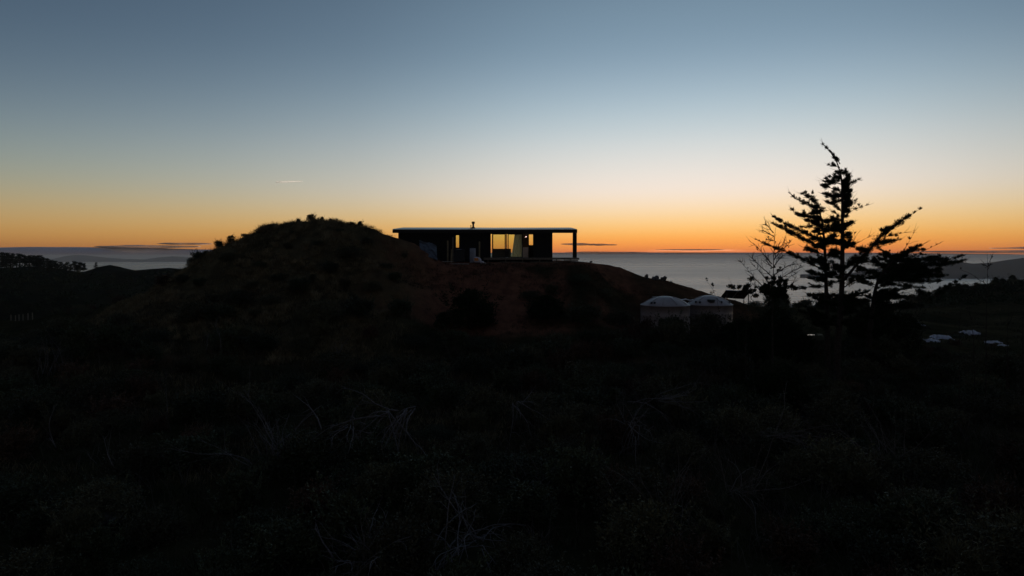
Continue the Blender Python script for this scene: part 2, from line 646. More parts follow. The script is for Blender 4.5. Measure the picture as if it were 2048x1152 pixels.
def height(x, y):
    x = np.atleast_1d(np.asarray(x, float))
    y = np.atleast_1d(np.asarray(y, float))
    out = np.empty(len(x))
    for i in range(0, len(x), 20000):
        xs, ys = x[i:i + 20000], y[i:i + 20000]
        d2 = (xs[:, None] - CPa[None, :, 0]) ** 2 + (ys[:, None] - CPa[None, :, 1]) ** 2
        out[i:i + 20000] = _phi(d2) @ _w[:_n] + _w[_n] + (xs * _w[_n + 1] + ys * _w[_n + 2]) / 100
    pad = in_pad(x, y)
    ss = lambda t: np.clip(t, 0, 1) ** 2 * (3 - 2 * np.clip(t, 0, 1))
    flat = ss((7.4 - x) / .8) * ss((71 - y) / 2) * np.maximum(ss((y - 56.8) / .5) * ss((x + 6.9) / .7), ss((y - 58.8) / .6) * ss((x + 10.6) / .5))
    out = out * (1 - flat) + PAD * flat
    far = np.clip((np.hypot(x, y) - 60) / 200, 0, 1)
    shag = np.clip(1.2 - np.maximum(np.maximum(-36 - x, x + 8.5) / 3, np.maximum(42 - y, y - 64) / 3), 0, 1)
    rough = shag * (.12 * fbm(x * .8, y * .8, 3) + .09 * fbm(x * 1.9 + 5, y * 1.9, 2)) + (.10 + .9 * far) * fbm(x * (.45 - .4 * far), y * (.45 - .4 * far), 4) + .05 * fbm(x * 2.1, y * 2.1, 2)
    r2 = (x + 246) ** 2 + ((y - 418) * .7) ** 2                    # the small round hill far left
    wd = np.exp(-(r2 / 170) ** 2)
    out = out * (1 - wd) + (-5.4 - r2 / 34) * wd
    return out + rough * (1 - .9 * pad)


def hz(x, y):
    return float(height(x, y)[0])


def crest(px, y0=52.0, y1=63.0):
    """how far out the mound's skyline lies in this direction"""
    ys = np.linspace(y0, y1, 45)
    return float(ys[np.argmax(height((px - 1024) / F * ys, ys) / ys)])


def axis(lo, hi, core0, core1, step, grow):
    a = list(np.arange(core0, core1 + 1e-6, step))
    s = step
    while a[-1] < hi:
        s *= grow
        a.append(a[-1] + s)
    s = step
    b = []
    q = core0
    while q > lo:
        s *= grow
        q -= s
        b.append(q)
    return np.array(b[::-1] + a)


def build_terrain():
    gx = axis(-620, 620, -34, 34, .36, 1.03)
    gy = axis(-200, 760, 12, 70, .36, 1.03)
    X, Y = np.meshgrid(gx, gy)
    x, y = X.ravel(), Y.ravel()
    z = height(x, y)
    nx, ny = len(gx), len(gy)
    i = np.arange(nx * ny).reshape(ny, nx)
    f = np.stack([i[:-1, :-1].ravel(), i[:-1, 1:].ravel(), i[1:, 1:].ravel(), i[1:, :-1].ravel()], 1)
    o = mesh_obj('hillside', np.stack([x, y, z], 1), f, M['terrain'], smooth=True)
    n1 = fbm(x * .35, y * .35, 4) * .5
    bank = np.clip(1.2 - np.maximum(np.maximum(-9.5 - x, x - 9) / 2.5, np.maximum(49.8 - y, y - 70) / 2.0), 0, 1)
    clay = np.clip(bank * 1.6 + n1 * 1.0 - .35, 0, 1)
    clay = np.where((x > 1) & (y < 56.5), clay * np.clip(.55 + n1 * 1.6, 0, 1), clay)
    shoulder = np.clip(1.3 - np.maximum(np.maximum(6 - x, x - 19) / 2, np.maximum(55 - y, y - 72) / 2), 0, 1)
    clay = np.maximum(clay, np.clip(shoulder + n1 * .9 - .3, 0, 1) * .5)
    mound = np.clip(1.3 - np.maximum(np.maximum(-34 - x, x + 9.5) / 3, np.maximum(44 - y, y - 72) / 3), 0, 1)
    mound = mound * np.clip(.9 + n1 * 1.2, 0, 1) * (1 - in_pad(x, y))
    padd = np.clip(1.2 - np.maximum((28 - x) / 8, np.maximum(58 - y, y - 150) / 10), 0, 1) * np.clip(.2 + fbm(x * .06, y * .12, 3) * .7, 0, .6)
    turf = np.maximum(mound * .9, padd)
    ridge = np.clip((np.hypot(x, y) - 90) / 60, 0, 1) * np.clip(fbm(x * .012, y * .02, 4) * 1.3 - .35, 0, 1)
    turf = np.maximum(turf, np.where(x < -10, ridge * .35, 0))
    ca = o.data.color_attributes.new('cover', 'FLOAT_COLOR', 'POINT')
    ca.data.foreach_set('color', np.stack([clay, turf, np.clip((np.hypot(x, y) - 100) / 50, 0, 1) * np.where(x < 20, 1, .4), 0 * x + 1], 1).astype(np.float32).ravel())
    return tag(o, 'dark hillside of clay bank, dry grass mound and scrub gully', kind='structure')


build_terrain()

sea = mesh_obj('sea', [(-38000, -4000, SEA), (38000, -4000, SEA), (38000, 56000, SEA), (-38000, 56000, SEA)], [(0, 1, 2, 3)], M['sea'])
tag(sea, 'calm grey evening sea out to the horizon', kind='structure')


def land_ridge(name, label, prof, base_py, depth, m):
    """a long ridge of land rising from the sea: skyline given along its length"""
    D = -SEA * F / (base_py - HOR)
    xs = np.linspace(prof[0][0], prof[-1][0], 160)
    hs = np.interp(xs, [p[0] for p in prof], [p[1] for p in prof])
    v = []
    k = 14
    for j in range(k + 1):
        t = j / k
        q = math.sin(math.pi * min(t * 1.0, 1)) ** .8
        Yj = D + depth * t
        for x, h in zip(xs, hs):
            top = (base_py - h) / F * (D + depth * .5)
            n = float(fbm(np.array(x * .05), np.array(j * .6), 4)) * .07
            v.append(((x - 1024) / F * D + (x - 1024) / F * depth * t, Yj, SEA - 1 + (top + 1) * q * (1 + n * (1 - abs(2 * t - 1)) * 0 + n * abs(2 * t - 1))))
    n = len(xs)
    f = [(j * n + i, j * n + i + 1, (j + 1) * n + i + 1, (j + 1) * n + i) for j in range(k) for i in range(n - 1)]
    return tag(mesh_obj(name, v, f, m, smooth=True), label, kind='structure')


land_ridge('headland', 'dark hilly headland across the water at the right', ((1600, 557), (1680, 556), (1720, 549), (1780, 536), (1850, 528), (1885, 527), (1920, 529), (1945, 533),
           (1980, 531), (2010, 526), (2048, 521), (2130, 512), (2250, 516), (2500, 530), (2800, 556)), 557.5, 900, M['headland'])
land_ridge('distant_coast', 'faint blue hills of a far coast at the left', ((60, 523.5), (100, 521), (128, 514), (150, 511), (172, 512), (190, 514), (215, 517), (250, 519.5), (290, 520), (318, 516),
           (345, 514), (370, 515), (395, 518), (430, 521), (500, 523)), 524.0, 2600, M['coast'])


# ------------------------------------------------------------------ clouds and contrail far out over the sea
def cloud(name, label, x0, x1, y0, y1, D, seed, group=None, tilt=0.0, lump=.35, flat_base=False, blunt=.55, m='cloud'):
    r = np.random.default_rng(int(seed * 10))
    n, k = 90, 12
    v = []
    for i in range(n + 1):
        t = i / n
        px = x0 + (x1 - x0) * t
        env = max(math.sin(math.pi * t), 0) ** blunt
        a = (y1 - y0) / 2 * env * (1 + lump * float(fbm(np.array(t * 9 + seed * 3.7), np.array(seed * 1.3), 4)))
        a = max(a, .02)
        mid = (y0 + y1) / 2 + tilt * (t - .5) + lump * .6 * (y1 - y0) * float(fbm(np.array(t * 5 + seed), np.array(seed * 2.1), 2)) * .3
        for j in range(k):
            w = 2 * math.pi * j / k
            dz = math.sin(w) * a * (1 if math.sin(w) > 0 or not flat_base else .7)
            Yj = D + math.cos(w) * D * .04 * env
            v.append((XX(px, D), Yj, (HOR - mid + dz) / F * D))
    f = [(i * k + j, (i + 1) * k + j, (i + 1) * k + (j + 1) % k, i * k + (j + 1) % k) for i in range(n) for j in range(k)]
    f += [tuple(reversed(range(k))), tuple(n * k + j for j in range(k))]
    o = mesh_obj(name, v, f, M[m], smooth=True)
    return tag(o, label, 'cloud', group)


G = 'thin evening clouds low over the sea'
cloud('cloud', 'short dark cloud streak above the sea left of the grassy mound', 318, 422, 485.5, 489.5, 61000, 1, G)
cloud('cloud', 'long grey cloud bar with thin tail left of the mound', 190, 400, 490.5, 496.5, 60500, 2, G)
cloud('cloud_bank', 'long blue grey cloud bank above the far hills at left', -700, 520, 494, 533, 60000, 3, G, lump=.05, blunt=.2, m='bank_cloud')
cloud('cloud', 'small dark cloud wisp just right of the house post', 1120, 1235, 487, 491, 61000, 4, G, tilt=2)
cloud('cloud', 'narrow brown cloud line low over the sea right of house', 1130, 1300, 503.2, 506, 60800, 6, G)
cloud('cloud', 'dark ragged cloud line under the brightest sunset glow', 1310, 1450, 498.6, 500.6, 60600, 7, G)
cloud('cloud_bank', 'flat brown cloud bank along the horizon behind the tall conifer', 700, 2060, 505, 526, 60000, 8, G, lump=.03, blunt=.15, m='warm_cloud')
cloud('cloud_bank', 'grey cloud bank along the horizon at the right edge', 1800, 2700, 500, 507, 59000, 9, G, lump=.12)
cloud('cloud', 'thin dark cloud streak at the right edge above the cloud bank', 1980, 2300, 493, 497.5, 61000, 10, G, tilt=-2)
ct = MB().tube([P(552 + 54 * i / 24, 364.4 - 1.9 * i / 24, 42000) for i in range(25)], [10 + 34 * math.sin(math.pi * min(1, .04 + i / 24 * .96) ** .7 * .98) ** .6 for i in range(25)], 8)
tag(ct.build('contrail', M['contrail'], smooth=True), 'short bright contrail high in the sky above the mound', 'contrail')

# ------------------------------------------------------------------ the house
HY, BY = 60.0, 65.0                      # front and back wall
FL = ZZ(515.5, 58.4)                     # deck and floor level


def hx(px, Y=HY):
    return XX(px, Y)


def wall_with_openings(mb, x0, x1, y0, y1, z0, z1, holes):
    """boards round rectangular holes, butted end to end"""
    x = x0
    for a, b, c, d in sorted(holes):
        mb.box(x, a, y0, y1, z0, z1)
        if c > z0:
            mb.box(a, b, y0, y1, z0, c)
        mb.box(a, b, y0, y1, d, z1)
        x = b
    mb.box(x, x1, y0, y1, z0, z1)


def build_house():
    H = empty('small_house', (hx(960), HY, PAD))
    tag(H, 'low black flat-roofed house on the clay pad with lit sea view through its glass', 'house')
    inv = (-hx(960), -HY, -PAD)

    def put(o, parent=H):
        if parent is H:
            o.location = inv
        return o
    zt_f = ZZ(464.5, HY)
    zt_b = zt_f + .33
    xl, xr = -10.0, hx(1105)
    win = (hx(907), hx(919), ZZ(496, HY), ZZ(469.5, HY))
    door = (hx(981.5), hx(1066), FL, ZZ(467, HY))
    # walls
    mb = MB()
    wall_with_openings(mb, xl, xr, HY, HY + .12, PAD + .05, zt_f, [win, (door[0], door[1], FL - .02, door[3])])
    front = put(mb.build('front_wall', M['cladding'], H))
    bwin = (hx(911, BY), hx(919.5, BY), ZZ(496.5, BY), ZZ(469, BY))
    bdoor = (hx(979, BY), hx(1045, BY), FL, ZZ(466.5, BY))
    bwin2 = (hx(1057, BY), hx(1068, BY), ZZ(491, BY), ZZ(468, BY))
    mb = MB()
    wall_with_openings(mb, xl, xr, BY, BY + .12, PAD + .05, zt_b, [bwin, bdoor, bwin2])
    put(mb.build('back_wall', M['cladding'], H))
    for x in (xl, xr - .12):
        put(MB().box(x, x + .12, HY + .123, BY - .003, PAD + .05, zt_f).build('end_wall', M['cladding'], H))
    # battens on the front cladding
    x = xl + .3
    while x < xr - .1:
        inside = lambda h: h[0] - .05 < x < h[1] + .05
        if not inside(win) and not inside(door):
            b = box('batten', M['cladding'], front, x, x + .045, HY - .025, HY - .002, PAD + .07, zt_f - .01)
        x += .4
    # interior
    put(MB().box(xl + .125, xr - .125, HY + .125, BY - .005, FL - .12, FL - .003).build('floor', M['floor'], H))
    for px in (940, 1072):
        x = hx(px)
        put(MB().box(x, x + .09, HY + .13, BY - .01, FL, zt_f - .01).build('partition', M['lining'], H))
    put(MB().box(xl + .13, xr - .13, HY + .13, BY - .01, zt_f - .006, zt_f + .05).build('ceiling', M['lining'], H))
    # slim window, front and back
    for nm, h, y in (('window', win, HY), ('window', bwin, BY), ('window', bwin2, BY)):
        t = .045
        mb = MB()
        mb.box(h[0], h[0] + t, y + .01, y + .09, h[2], h[3])
        mb.box(h[1] - t, h[1], y + .01, y + .09, h[2], h[3])
        mb.box(h[0] + t, h[1] - t, y + .01, y + .09, h[2], h[2] + t)
        mb.box(h[0] + t, h[1] - t, y + .01, y + .09, h[3] - t, h[3])
        w = put(mb.build(nm, M['black_metal'], H))
        MB().box(h[0] + t, h[1] - t, y + .045, y + .051, h[2] + t, h[3] - t).build('pane', M['glass'], w)

    # sliding doors: glazed leaves with stiles, gaps between them
    def leaf(a, b, y, z0, z1, stile=.1, rail=.06, lab=None):
        mb = MB()
        mb.box(a, a + stile, y, y + .05, z0, z1)
        mb.box(b - stile, b, y, y + .05, z0, z1)
        mb.box(a + stile, b - stile, y, y + .05, z0, z0 + rail)
        mb.box(a + stile, b - stile, y, y + .05, z1 - rail, z1)
        d = put(mb.build('sliding_door', M['black_metal'], H))
        MB().box(a + stile, b - stile, y + .022, y + .028, z0 + rail, z1 - rail).build('pane', M['glass'], d)
        MB().box(b - stile * .65, b - stile * .35, y - .03, y - .001, z0 + .9, z0 + 1.15).build('handle', M['alu'], d)
    leaf(hx(984), hx(1011.8), HY + .03, FL + .02, door[3] - .03, .11)
    leaf(hx(1015.6), hx(1045.5), HY + .03, FL + .02, door[3] - .03, .07)
    put(MB().box(hx(1013), hx(1014.4), HY + .02, HY + .1, FL, door[3] - .03).build('mullion', M['black_metal'], H))
    for za, zb in ((door[3] - .03, door[3] - .003), (FL - .015, FL + .015)):
        put(MB().box(door[0], door[1], HY - .02, HY + .11, za, zb).build('door_track', M['black_metal'], H))
    xm = (bdoor[0] + bdoor[1]) / 2
    leaf(bdoor[0] + .02, hx(1014.5, BY), BY + .03, FL + .02, bdoor[3] - .02, .05)
    leaf(hx(1012.5, BY), bdoor[1] - .02, BY + .085, FL + .02, bdoor[3] - .02, .05)
    # curtain gathered at the right of the back door
    nx, nz = 60, 12
    v, f = [], []
    Yc = BY - .25
    for j in range(nz + 1):
        t = j / nz
        z = FL + .02 + (bdoor[3] - FL - .05) * t
        xa = hx(1022, Yc) + (hx(1029.5, Yc) - hx(1022, Yc)) * t ** .8
        xb = hx(1043.5, Yc)
        for i in range(nx + 1):
            u = i / nx
            v.append((xa + (xb - xa) * u, Yc + .11 * math.sin(u * 2 * math.pi * 5 + .6 * math.sin(3 * t)) * (1 - .3 * t), z))
    f = [(j * (nx + 1) + i, j * (nx + 1) + i + 1, (j + 1) * (nx + 1) + i + 1, (j + 1) * (nx + 1) + i) for j in range(nz) for i in range(nx)]
    cu = tag(mesh_obj('curtain', v, f, M['curtain'], smooth=True), 'cream curtain gathered beside the glass doors inside the house', 'curtain')
    # roof: corrugated sheet pitched towards the back, fascia round it
    rx0, rx1 = hx(785, 59.4), hx(1154.5, 59.4)
    y0, y1 = 59.4, 65.7
    z0, z1 = ZZ(458.6, 59.4), ZZ(455.3, 65.7)
    nxr = int((rx1 - rx0) / .0425)
    v = []
    for (yy, zz) in ((y0 - .06, z0), (y1, z1)):
        for i in range(nxr + 1):
            x = rx0 + (rx1 - rx0) * i / nxr
            v.append((x, yy, zz + .03 * math.cos(i * math.pi / 2 * 1.0)))
    for (yy, zz) in ((y0 - .06, z0 - .045), (y1, z1 - .045)):
        for i in range(nxr + 1):
            x = rx0 + (rx1 - rx0) * i / nxr
            v.append((x, yy, zz + .03 * math.cos(i * math.pi / 2)))
    n = nxr + 1
    f = [(i, i + 1, n + i + 1, n + i) for i in range(nxr)] + [(2 * n + i + 1, 2 * n + i, 3 * n + i, 3 * n + i + 1) for i in range(nxr)]
    f += [(2 * n + i, 2 * n + i + 1, i + 1, i) for i in range(nxr)]
    roof = put(mesh_obj('roof', v, f, M['roof'], H))
    zf0, zf1 = ZZ(466, 59.45), z0 - .06
    mb = MB().box(rx0, rx1, y0, y0 + .05, zf0, zf1)
    mb.build('fascia', M['black_metal'], roof)
    for x in (rx0, rx1 - .05):
        v = [(x, y0 + .052, zf0), (x + .05, y0 + .052, zf0), (x + .05, y1, z1 - .3), (x, y1, z1 - .3), (x, y0 + .052, zf1), (x + .05, y0 + .052, zf1), (x + .05, y1, z1 - .08), (x, y1, z1 - .08)]
        mesh_obj('barge_board', v, [(3, 2, 1, 0), (4, 5, 6, 7), (0, 1, 5, 4), (1, 2, 6, 5), (2, 3, 7, 6), (3, 0, 4, 7)], M['black_metal'], roof)
    v = [(rx0 + .06, y0 + .06, zf0 + .03), (rx1 - .06, y0 + .06, zf0 + .03), (rx1 - .06, y1 - .05, z1 - .2), (rx0 + .06, y1 - .05, z1 - .2)]
    v += [(a, b, c + .04) for a, b, c in v]
    mesh_obj('soffit', v, [(0, 1, 2, 3), (7, 6, 5, 4), (0, 4, 5, 1), (1, 5, 6, 2), (2, 6, 7, 3), (3, 7, 4, 0)], M['cladding'], roof)
    # verandah posts
    put(box('verandah_post', M['cladding'], H, hx(1145.5, 59.6), hx(1153.5, 59.6), 59.5, 59.75, FL + .002, zf0 - .002, bevel=.01))
    put(box('verandah_post', M['cladding'], H, hx(1147, 65.3), hx(1151, 65.3), 65.2, 65.4, FL + .002, zf0 + .2, bevel=.01))
    # deck
    dx0, dx1 = hx(967, 58.3), hx(1158.5, 58.3)
    deck = put(MB().box(dx0, dx1, 58.3, 58.34, FL - .17, FL - .025).build('deck', M['timber'], H))
    y = 58.3
    while y < 59.95:
        box('deck_board', M['timber'], deck, dx0, dx1, y, y + .134, FL - .022, FL)
        y += .14
    y = 60.02
    while y < 65.6:
        box('deck_board', M['timber'], deck, xr + .01, dx1, y, y + .134, FL - .022, FL)
        y += .14
    for px in (975, 1010, 1044, 1078, 1112, 1140):
        x = hx(px, 58.6)
        box('deck_post', M['timber'], deck, x, x + .1, 58.5, 58.6, PAD - .3, FL - .03)
    for k, (a, b) in enumerate(((1128, 1156), (1140, 1160))):
        z = FL - .19 - .13 * k
        put(box('step', M['timber'], H, hx(a, 57.9), hx(b, 57.9), 57.95 - .3 * k, 58.27 - .3 * k, z - .1, z, bevel=.008))
    # flue and vent pipe
    cx, cy = hx(946.5, 62), 62.0
    zr = z0 + (z1 - z0) * (cy - y0) / (y1 - y0)
    fl = put(MB().lathe([(.20, zr - .02), (.2, zr + .05), (.12, zr + .14), (.085, zr + .16), (.085, zr + .42), (.135, zr + .46), (.15, zr + .62), (.135, zr + .63)], 20, (cx, cy)).build('flue', M['black_metal'], H, False))
    vx = hx(941.8, 62)
    put(MB().lathe([(.035, zr - .02), (.035, zr + .27), (.05, zr + .275), (.05, zr + .31)], 12, (vx, cy)).build('vent_pipe', M['bark'], H))
    return H


build_house()


def sofa():
    Yc = 62.3
    x0, x1 = hx(985, Yc), hx(1022, Yc)
    zt = ZZ(497.5, Yc)
    T = tag(empty('sofa', ((x0 + x1) / 2, Yc, FL)), 'dark grey green sofa behind the sliding door glass', 'sofa')
    L = x1 - x0

    def rounded(name, a, b, c, d, e, f_, r):
        o = MB().box(a, b, c, d, e, f_).build(name, M['sofa'], T, True)
        md = o.modifiers.new('bevel', 'BEVEL')
        md.width = r
        md.segments = 5
        return o
    h = zt - FL
    rounded('backrest', -L / 2, L / 2, -.45, -.2, .06, h, .09)
    rounded('seat', -L / 2 + .2, L / 2 - .2, -.19, .5, .1, .42, .06)
    rounded('armrest', -L / 2, -L / 2 + .19, -.19, .5, .06, .6, .07)
    rounded('armrest', L / 2 - .19, L / 2, -.19, .5, .06, .6, .07)
    for a in (-L / 2 + .12, L / 2 - .12):
        for b in (-.35, .42):
            MB().tube([(a, b, .003), (a, b, .08)], .03, 8).build('foot', M['black_metal'], T)


sofa()


def kitchen():
    Yc = 61.9
    T = tag(empty('kitchen_bench', (hx(1051, Yc), Yc, FL)), 'white kitchen bench seen through the open house door', 'bench')
    w = (hx(1057.5, Yc) - hx(1046.5, Yc)) / 2
    h = ZZ(494.5, Yc) - FL
    box('cabinet', M['white'], T, -w, w, 0, 1.6, .004, h - .04)
    box('bench_top', M['white'], T, -w - .02, w + .02, -.02, 1.62, h - .037, h)
    T = tag(empty('bar_stool', (hx(1061.5, 61.7), 61.7, FL)), 'dark slender bar stool beside the white kitchen bench', 'stool')
    hs = ZZ(500.5, 61.7) - FL
    MB().lathe([(.02, hs - .05), (.14, hs - .05), (.15, hs - .02), (.14, hs)], 16).build('seat', M['black_metal'], T)
    for a in (45, 135, 225, 315):
        c, s = math.cos(math.radians(a)), math.sin(math.radians(a))
        MB().tube([(.18 * c, .18 * s, .003), (.1 * c, .1 * s, hs - .04)], .013, 6).build('leg', M['black_metal'], T)
    MB().tube([(.13 * math.cos(t * .3925), .13 * math.sin(t * .3925), .22) for t in range(17)], .01, 6).build('foot_ring', M['black_metal'], T)
    MB().tube([(-.12, .1, hs - .02), (-.13, .13, hs + .25), (.13, .13, hs + .25), (.12, .1, hs - .02)], .012, 6).build('backrest', M['black_metal'], T)
    Yc = 64.2
    T = tag(empty('cupboard', (hx(1051.5, Yc), Yc, FL)), 'tall brown cupboard behind the white kitchen bench', 'cupboard')
    w = (hx(1057.5, Yc) - hx(1045.5, Yc)) / 2
    h = ZZ(467, Yc) - FL
    box('carcass', M['lining'], T, -w, w, 0, .55, .004, h)
    box('cupboard_door', M['lining'], T, -w + .005, -.004, -.022, -.002, .05, h - .02)
    box('cupboard_door', M['lining'], T, .004, w - .005, -.022, -.002, .05, h - .02)
    # one lit pendant
    Yp = 61.2
    c = P(1052.2, 473.2, Yp)
    T = tag(empty('pendant_lamp', c), 'tiny lit pendant lamp hanging in the dark room of the house', 'lamp')
    MB().lathe([(.012, .05), (.075, .03), (.08, .02), (.02, .055)], 16).build('lamp_shade', M['black_metal'], T)
    m = bpy.data.materials.new('lit bulb')
    m.use_nodes = True
    b = m.node_tree.nodes['Principled BSDF']
    b.inputs['Emission Color'].default_value = (1, .62, .5, 1)
    b.inputs['Emission Strength'].default_value = 2.2
    MB().lathe([(.005, -.05), (.04, -.035), (.05, 0), (.03, .03), (.01, .035)], 16).build('bulb', m, T, True)
    pl = bpy.data.lights.new('lamp_light', 'POINT')
    pl.energy = 1.6
    pl.color = (1, .72, .6)
    pl.shadow_soft_size = .05
    lo = bpy.data.objects.new('lamp_light', pl)
    C.objects.link(lo)
    lo.parent = T
    lo.location = (0, 0, -.09)
    MB().tube([(0, 0, .05), (0, 0, ZZ(464.8, 60) - c[2] + .05)], .006, 5).build('cord', M['black_metal'], T)


kitchen()


# ------------------------------------------------------------------ things round the house
def rock(name, label, px, py, Y, w, h, seed, group=None, mt='rock', d=None, point=0.0):
    r = np.random.default_rng(int(seed * 10))
    bm = bmesh.new()
    bmesh.ops.create_icosphere(bm, subdivisions=3, radius=1)
    x, _, z = P(px, py, Y)
    zg = hz(x, Y)
    for v in bm.verts:
        n = 1 + .25 * float(fbm(np.array(v.co.x * 1.3 + seed), np.array(v.co.y * 1.3 + v.co.z * 1.7), 3))
        t = v.co.copy()
        n *= 1 - .1 * max(0, abs(t.x) + abs(t.z) - 1.1)
        v.co = (t.x * w / 2 * n + point * max(t.z, 0) * w, t.y * (d or w) / 2 * n, (t.z * .5 + .42) * h * n)
    me = bpy.data.meshes.new(name)
    bm.to_mesh(me)
    bm.free()
    me.materials.append(M[mt])
    o = bpy.data.objects.new(name, me)
    C.objects.link(o)
    o.location = (x, Y, min(z, zg) if zg > z else zg)
    o.location.z = zg - .06 * h
    o.rotation_euler.z = seed
    return tag(o, label, 'rock', group)


GR = 'boulders on the shoulder right of the house'
rock('boulder', 'small rounded boulder nearest the house on the right shoulder', 1293, 560, 60, .34, .4, 3, GR)
rock('boulder', 'wide flat-topped boulder in the middle on the right shoulder', 1311, 562, 60, .62, .42, 4, GR)
rock('boulder', 'pointed boulder leaning right on the shoulder beyond the house', 1327, 563, 60, .5, .5, 5.2, GR, point=.25)
rock('stone', 'small low stone on the slope below the pointed boulder', 1341, 566, 60, .3, .16, 6, GR)
rock('stone', 'single small stone on the ground right of the deck steps', 1182, 528, 59.5, .2, .18, 7)
rock('boulder', 'pale flat rock lying in the scrub at lower left', 222, 1010, 21, .75, .3, 8)
rock('stone', 'small pale stone at the bottom edge lower left', 345, 1128, 17.5, .34, .14, 9)


def ground(px, Y, dz=0.0):
    x = XX(px, Y)
    return (x, Y, hz(x, Y) + dz)


def yard():
    # tarpaulin over the cut end of the mound
    n = 26
    v = []
    for j in range(n + 1):
        for i in range(n + 1):
            u, w = i / n, j / n
            px = 838 + 35 * u + 2 * w
            Yt = 57.0 - 1.2 * w + .3 * u
            py = 481 + 10 * u ** 1.3 + (26 + 6 * u) * w
            x, y, z = P(px, py, Yt)
            z += .06 * float(fbm(np.array(u * 5), np.array(w * 4), 3))
            v.append((x, y - .12 * float(fbm(np.array(u * 4 + 7), np.array(w * 5), 3)), z))
    f = [(j * (n + 1) + i, j * (n + 1) + i + 1, (j + 1) * (n + 1) + i + 1, (j + 1) * (n + 1) + i) for j in range(n) for i in range(n)]
    o = mesh_obj('tarpaulin', v, f, M['tarp'], smooth=True)
    o.modifiers.new('solid', 'SOLIDIFY').thickness = .03
    tag(o, 'blue grey tarpaulin draped over the cut end of the earth mound', 'tarpaulin')
    # posts
    for px, top, Y, lab in ((895.5, 481, 58.6, 'pale timber post left of the slim house window'), (959, 483, 58.2, 'thin timber post standing at the left end of the deck'),
                            (902.5, 498, 57.6, 'short leaning stake beside the dark bin'), (905.8, 474, 59.3, 'tall thin dark pole close to the house wall')):
        g = ground(px, Y)
        h = ZZ(top, Y) - g[2]
        w = .075
        o = MB().box(-w, w, -w, w, -.2, h - .03).box(-w * .8, w * .8, -w * .8, w * .8, h - .029, h).build('post', M['post_wood'] if 'dark' not in lab[:16] else M['timber'])
        o.location = g
        o.rotation_euler.y = .05 if 'stake' in lab else 0
        o.scale = (.85, .85, 1)
        tag(o, lab, 'post')
    # covered dark bin / barbecue
    Y = 58.0
    g = ground(919, Y)
    T = tag(empty('storage_bin', g), 'large black storage bin with flat lid against the house', 'bin')
    h = ZZ(498, Y) - g[2]
    w = (XX(931, Y) - XX(908, Y)) / 2
    o = box('body', M['bin'], T, -w * .94, w * .94, -.35, .35, .06, h - .1, bevel=.03)
    box('lid', M['bin'], T, -w, w, -.4, .4, h - .097, h, bevel=.03)
    for a in (-w * .7, w * .7):
        for b in (-.25, .25):
            MB().lathe([(.05, -.03), (.06, .0), (.05, .058)], 10, (a, b)).build('foot', M['black_metal'], T)
    MB().tube([(-.2, -.42, h - .05), (-.2, -.47, h - .05), (.2, -.47, h - .05), (.2, -.42, h - .05)], .012, 6).build('handle', M['alu'], T)
    # pale drum
    Y = 57.6
    g = ground(945.5, Y)
    T = tag(empty('drum', g), 'pale grey upright drum standing next to the white sack', 'drum')
    h = ZZ(496.5, Y) - g[2]
    r = (XX(951.5, Y) - XX(939.5, Y)) / 2
    MB().lathe([(r * .97, -.04), (r, 0.0), (r, h * .3), (r * 1.04, h * .33), (r, h * .36), (r, h * .63), (r * 1.04, h * .66), (r, h * .69), (r, h - .06)], 28).build('body', M['drum'], T, True)
    MB().lathe([(r * 1.04, h - .058), (r * 1.04, h - .01), (r * .98, h), (r * .3, h + .005)], 28).build('lid', M['drum'], T)
    # sack with orange print
    Y = 57.2
    g = ground(955, Y)
    T = tag(empty('sack', g), 'white sack with an orange patch slumped in front of the deck', 'sack')
    bm = bmesh.new()
    bmesh.ops.create_icosphere(bm, subdivisions=4, radius=1)
    for v in bm.verts:
        c = v.co
        q = 1 + .1 * float(fbm(np.array(c.x * 2), np.array(c.z * 2 + c.y), 3))
        sx = math.copysign(abs(c.x) ** .7, c.x)
        sz = math.copysign(abs(c.z) ** .7, c.z)
        sy = math.copysign(abs(c.y) ** .7, c.y)
        top = max(sz, 0)
        v.co = (sx * .36 * q * (1 - .25 * top) - .06 * top, sy * .25 * q, .22 + sz * .25 * q)
    me = bpy.data.meshes.new('bag')
    bm.to_mesh(me)
    bm.free()
    me.materials.append(M['sack'])
    me.polygons.foreach_set('use_smooth', np.ones(len(me.polygons), bool))
    o = bpy.data.objects.new('bag', me)
    C.objects.link(o)
    o.parent = T
    n = 8
    v = [(-.24 + .34 * i / n - .04 * j / n, -.285 + .02 * math.cos(i) + .03 * (j / n), .17 + .22 * j / n) for j in range(n + 1) for i in range(n + 1)]
    f = [(j * (n + 1) + i, j * (n + 1) + i + 1, (j + 1) * (n + 1) + i + 1, (j + 1) * (n + 1) + i) for j in range(n) for i in range(n)]
    p = mesh_obj('printed_patch', v, f, M['orange'], T)
    p.modifiers.new('solid', 'SOLIDIFY').thickness = .008
    T['label'] = 'white sack with an orange patch slumped in front of the deck'
    rock('rubble_stone', 'small pinkish rubble stone at the foot of the white sack', 964, 524, 57.0, .34, .2, 11, mt='sack')
    rock('rubble_stone', 'smallest pale rubble stone right of the white sack', 970, 525, 56.9, .22, .14, 12, mt='pale')
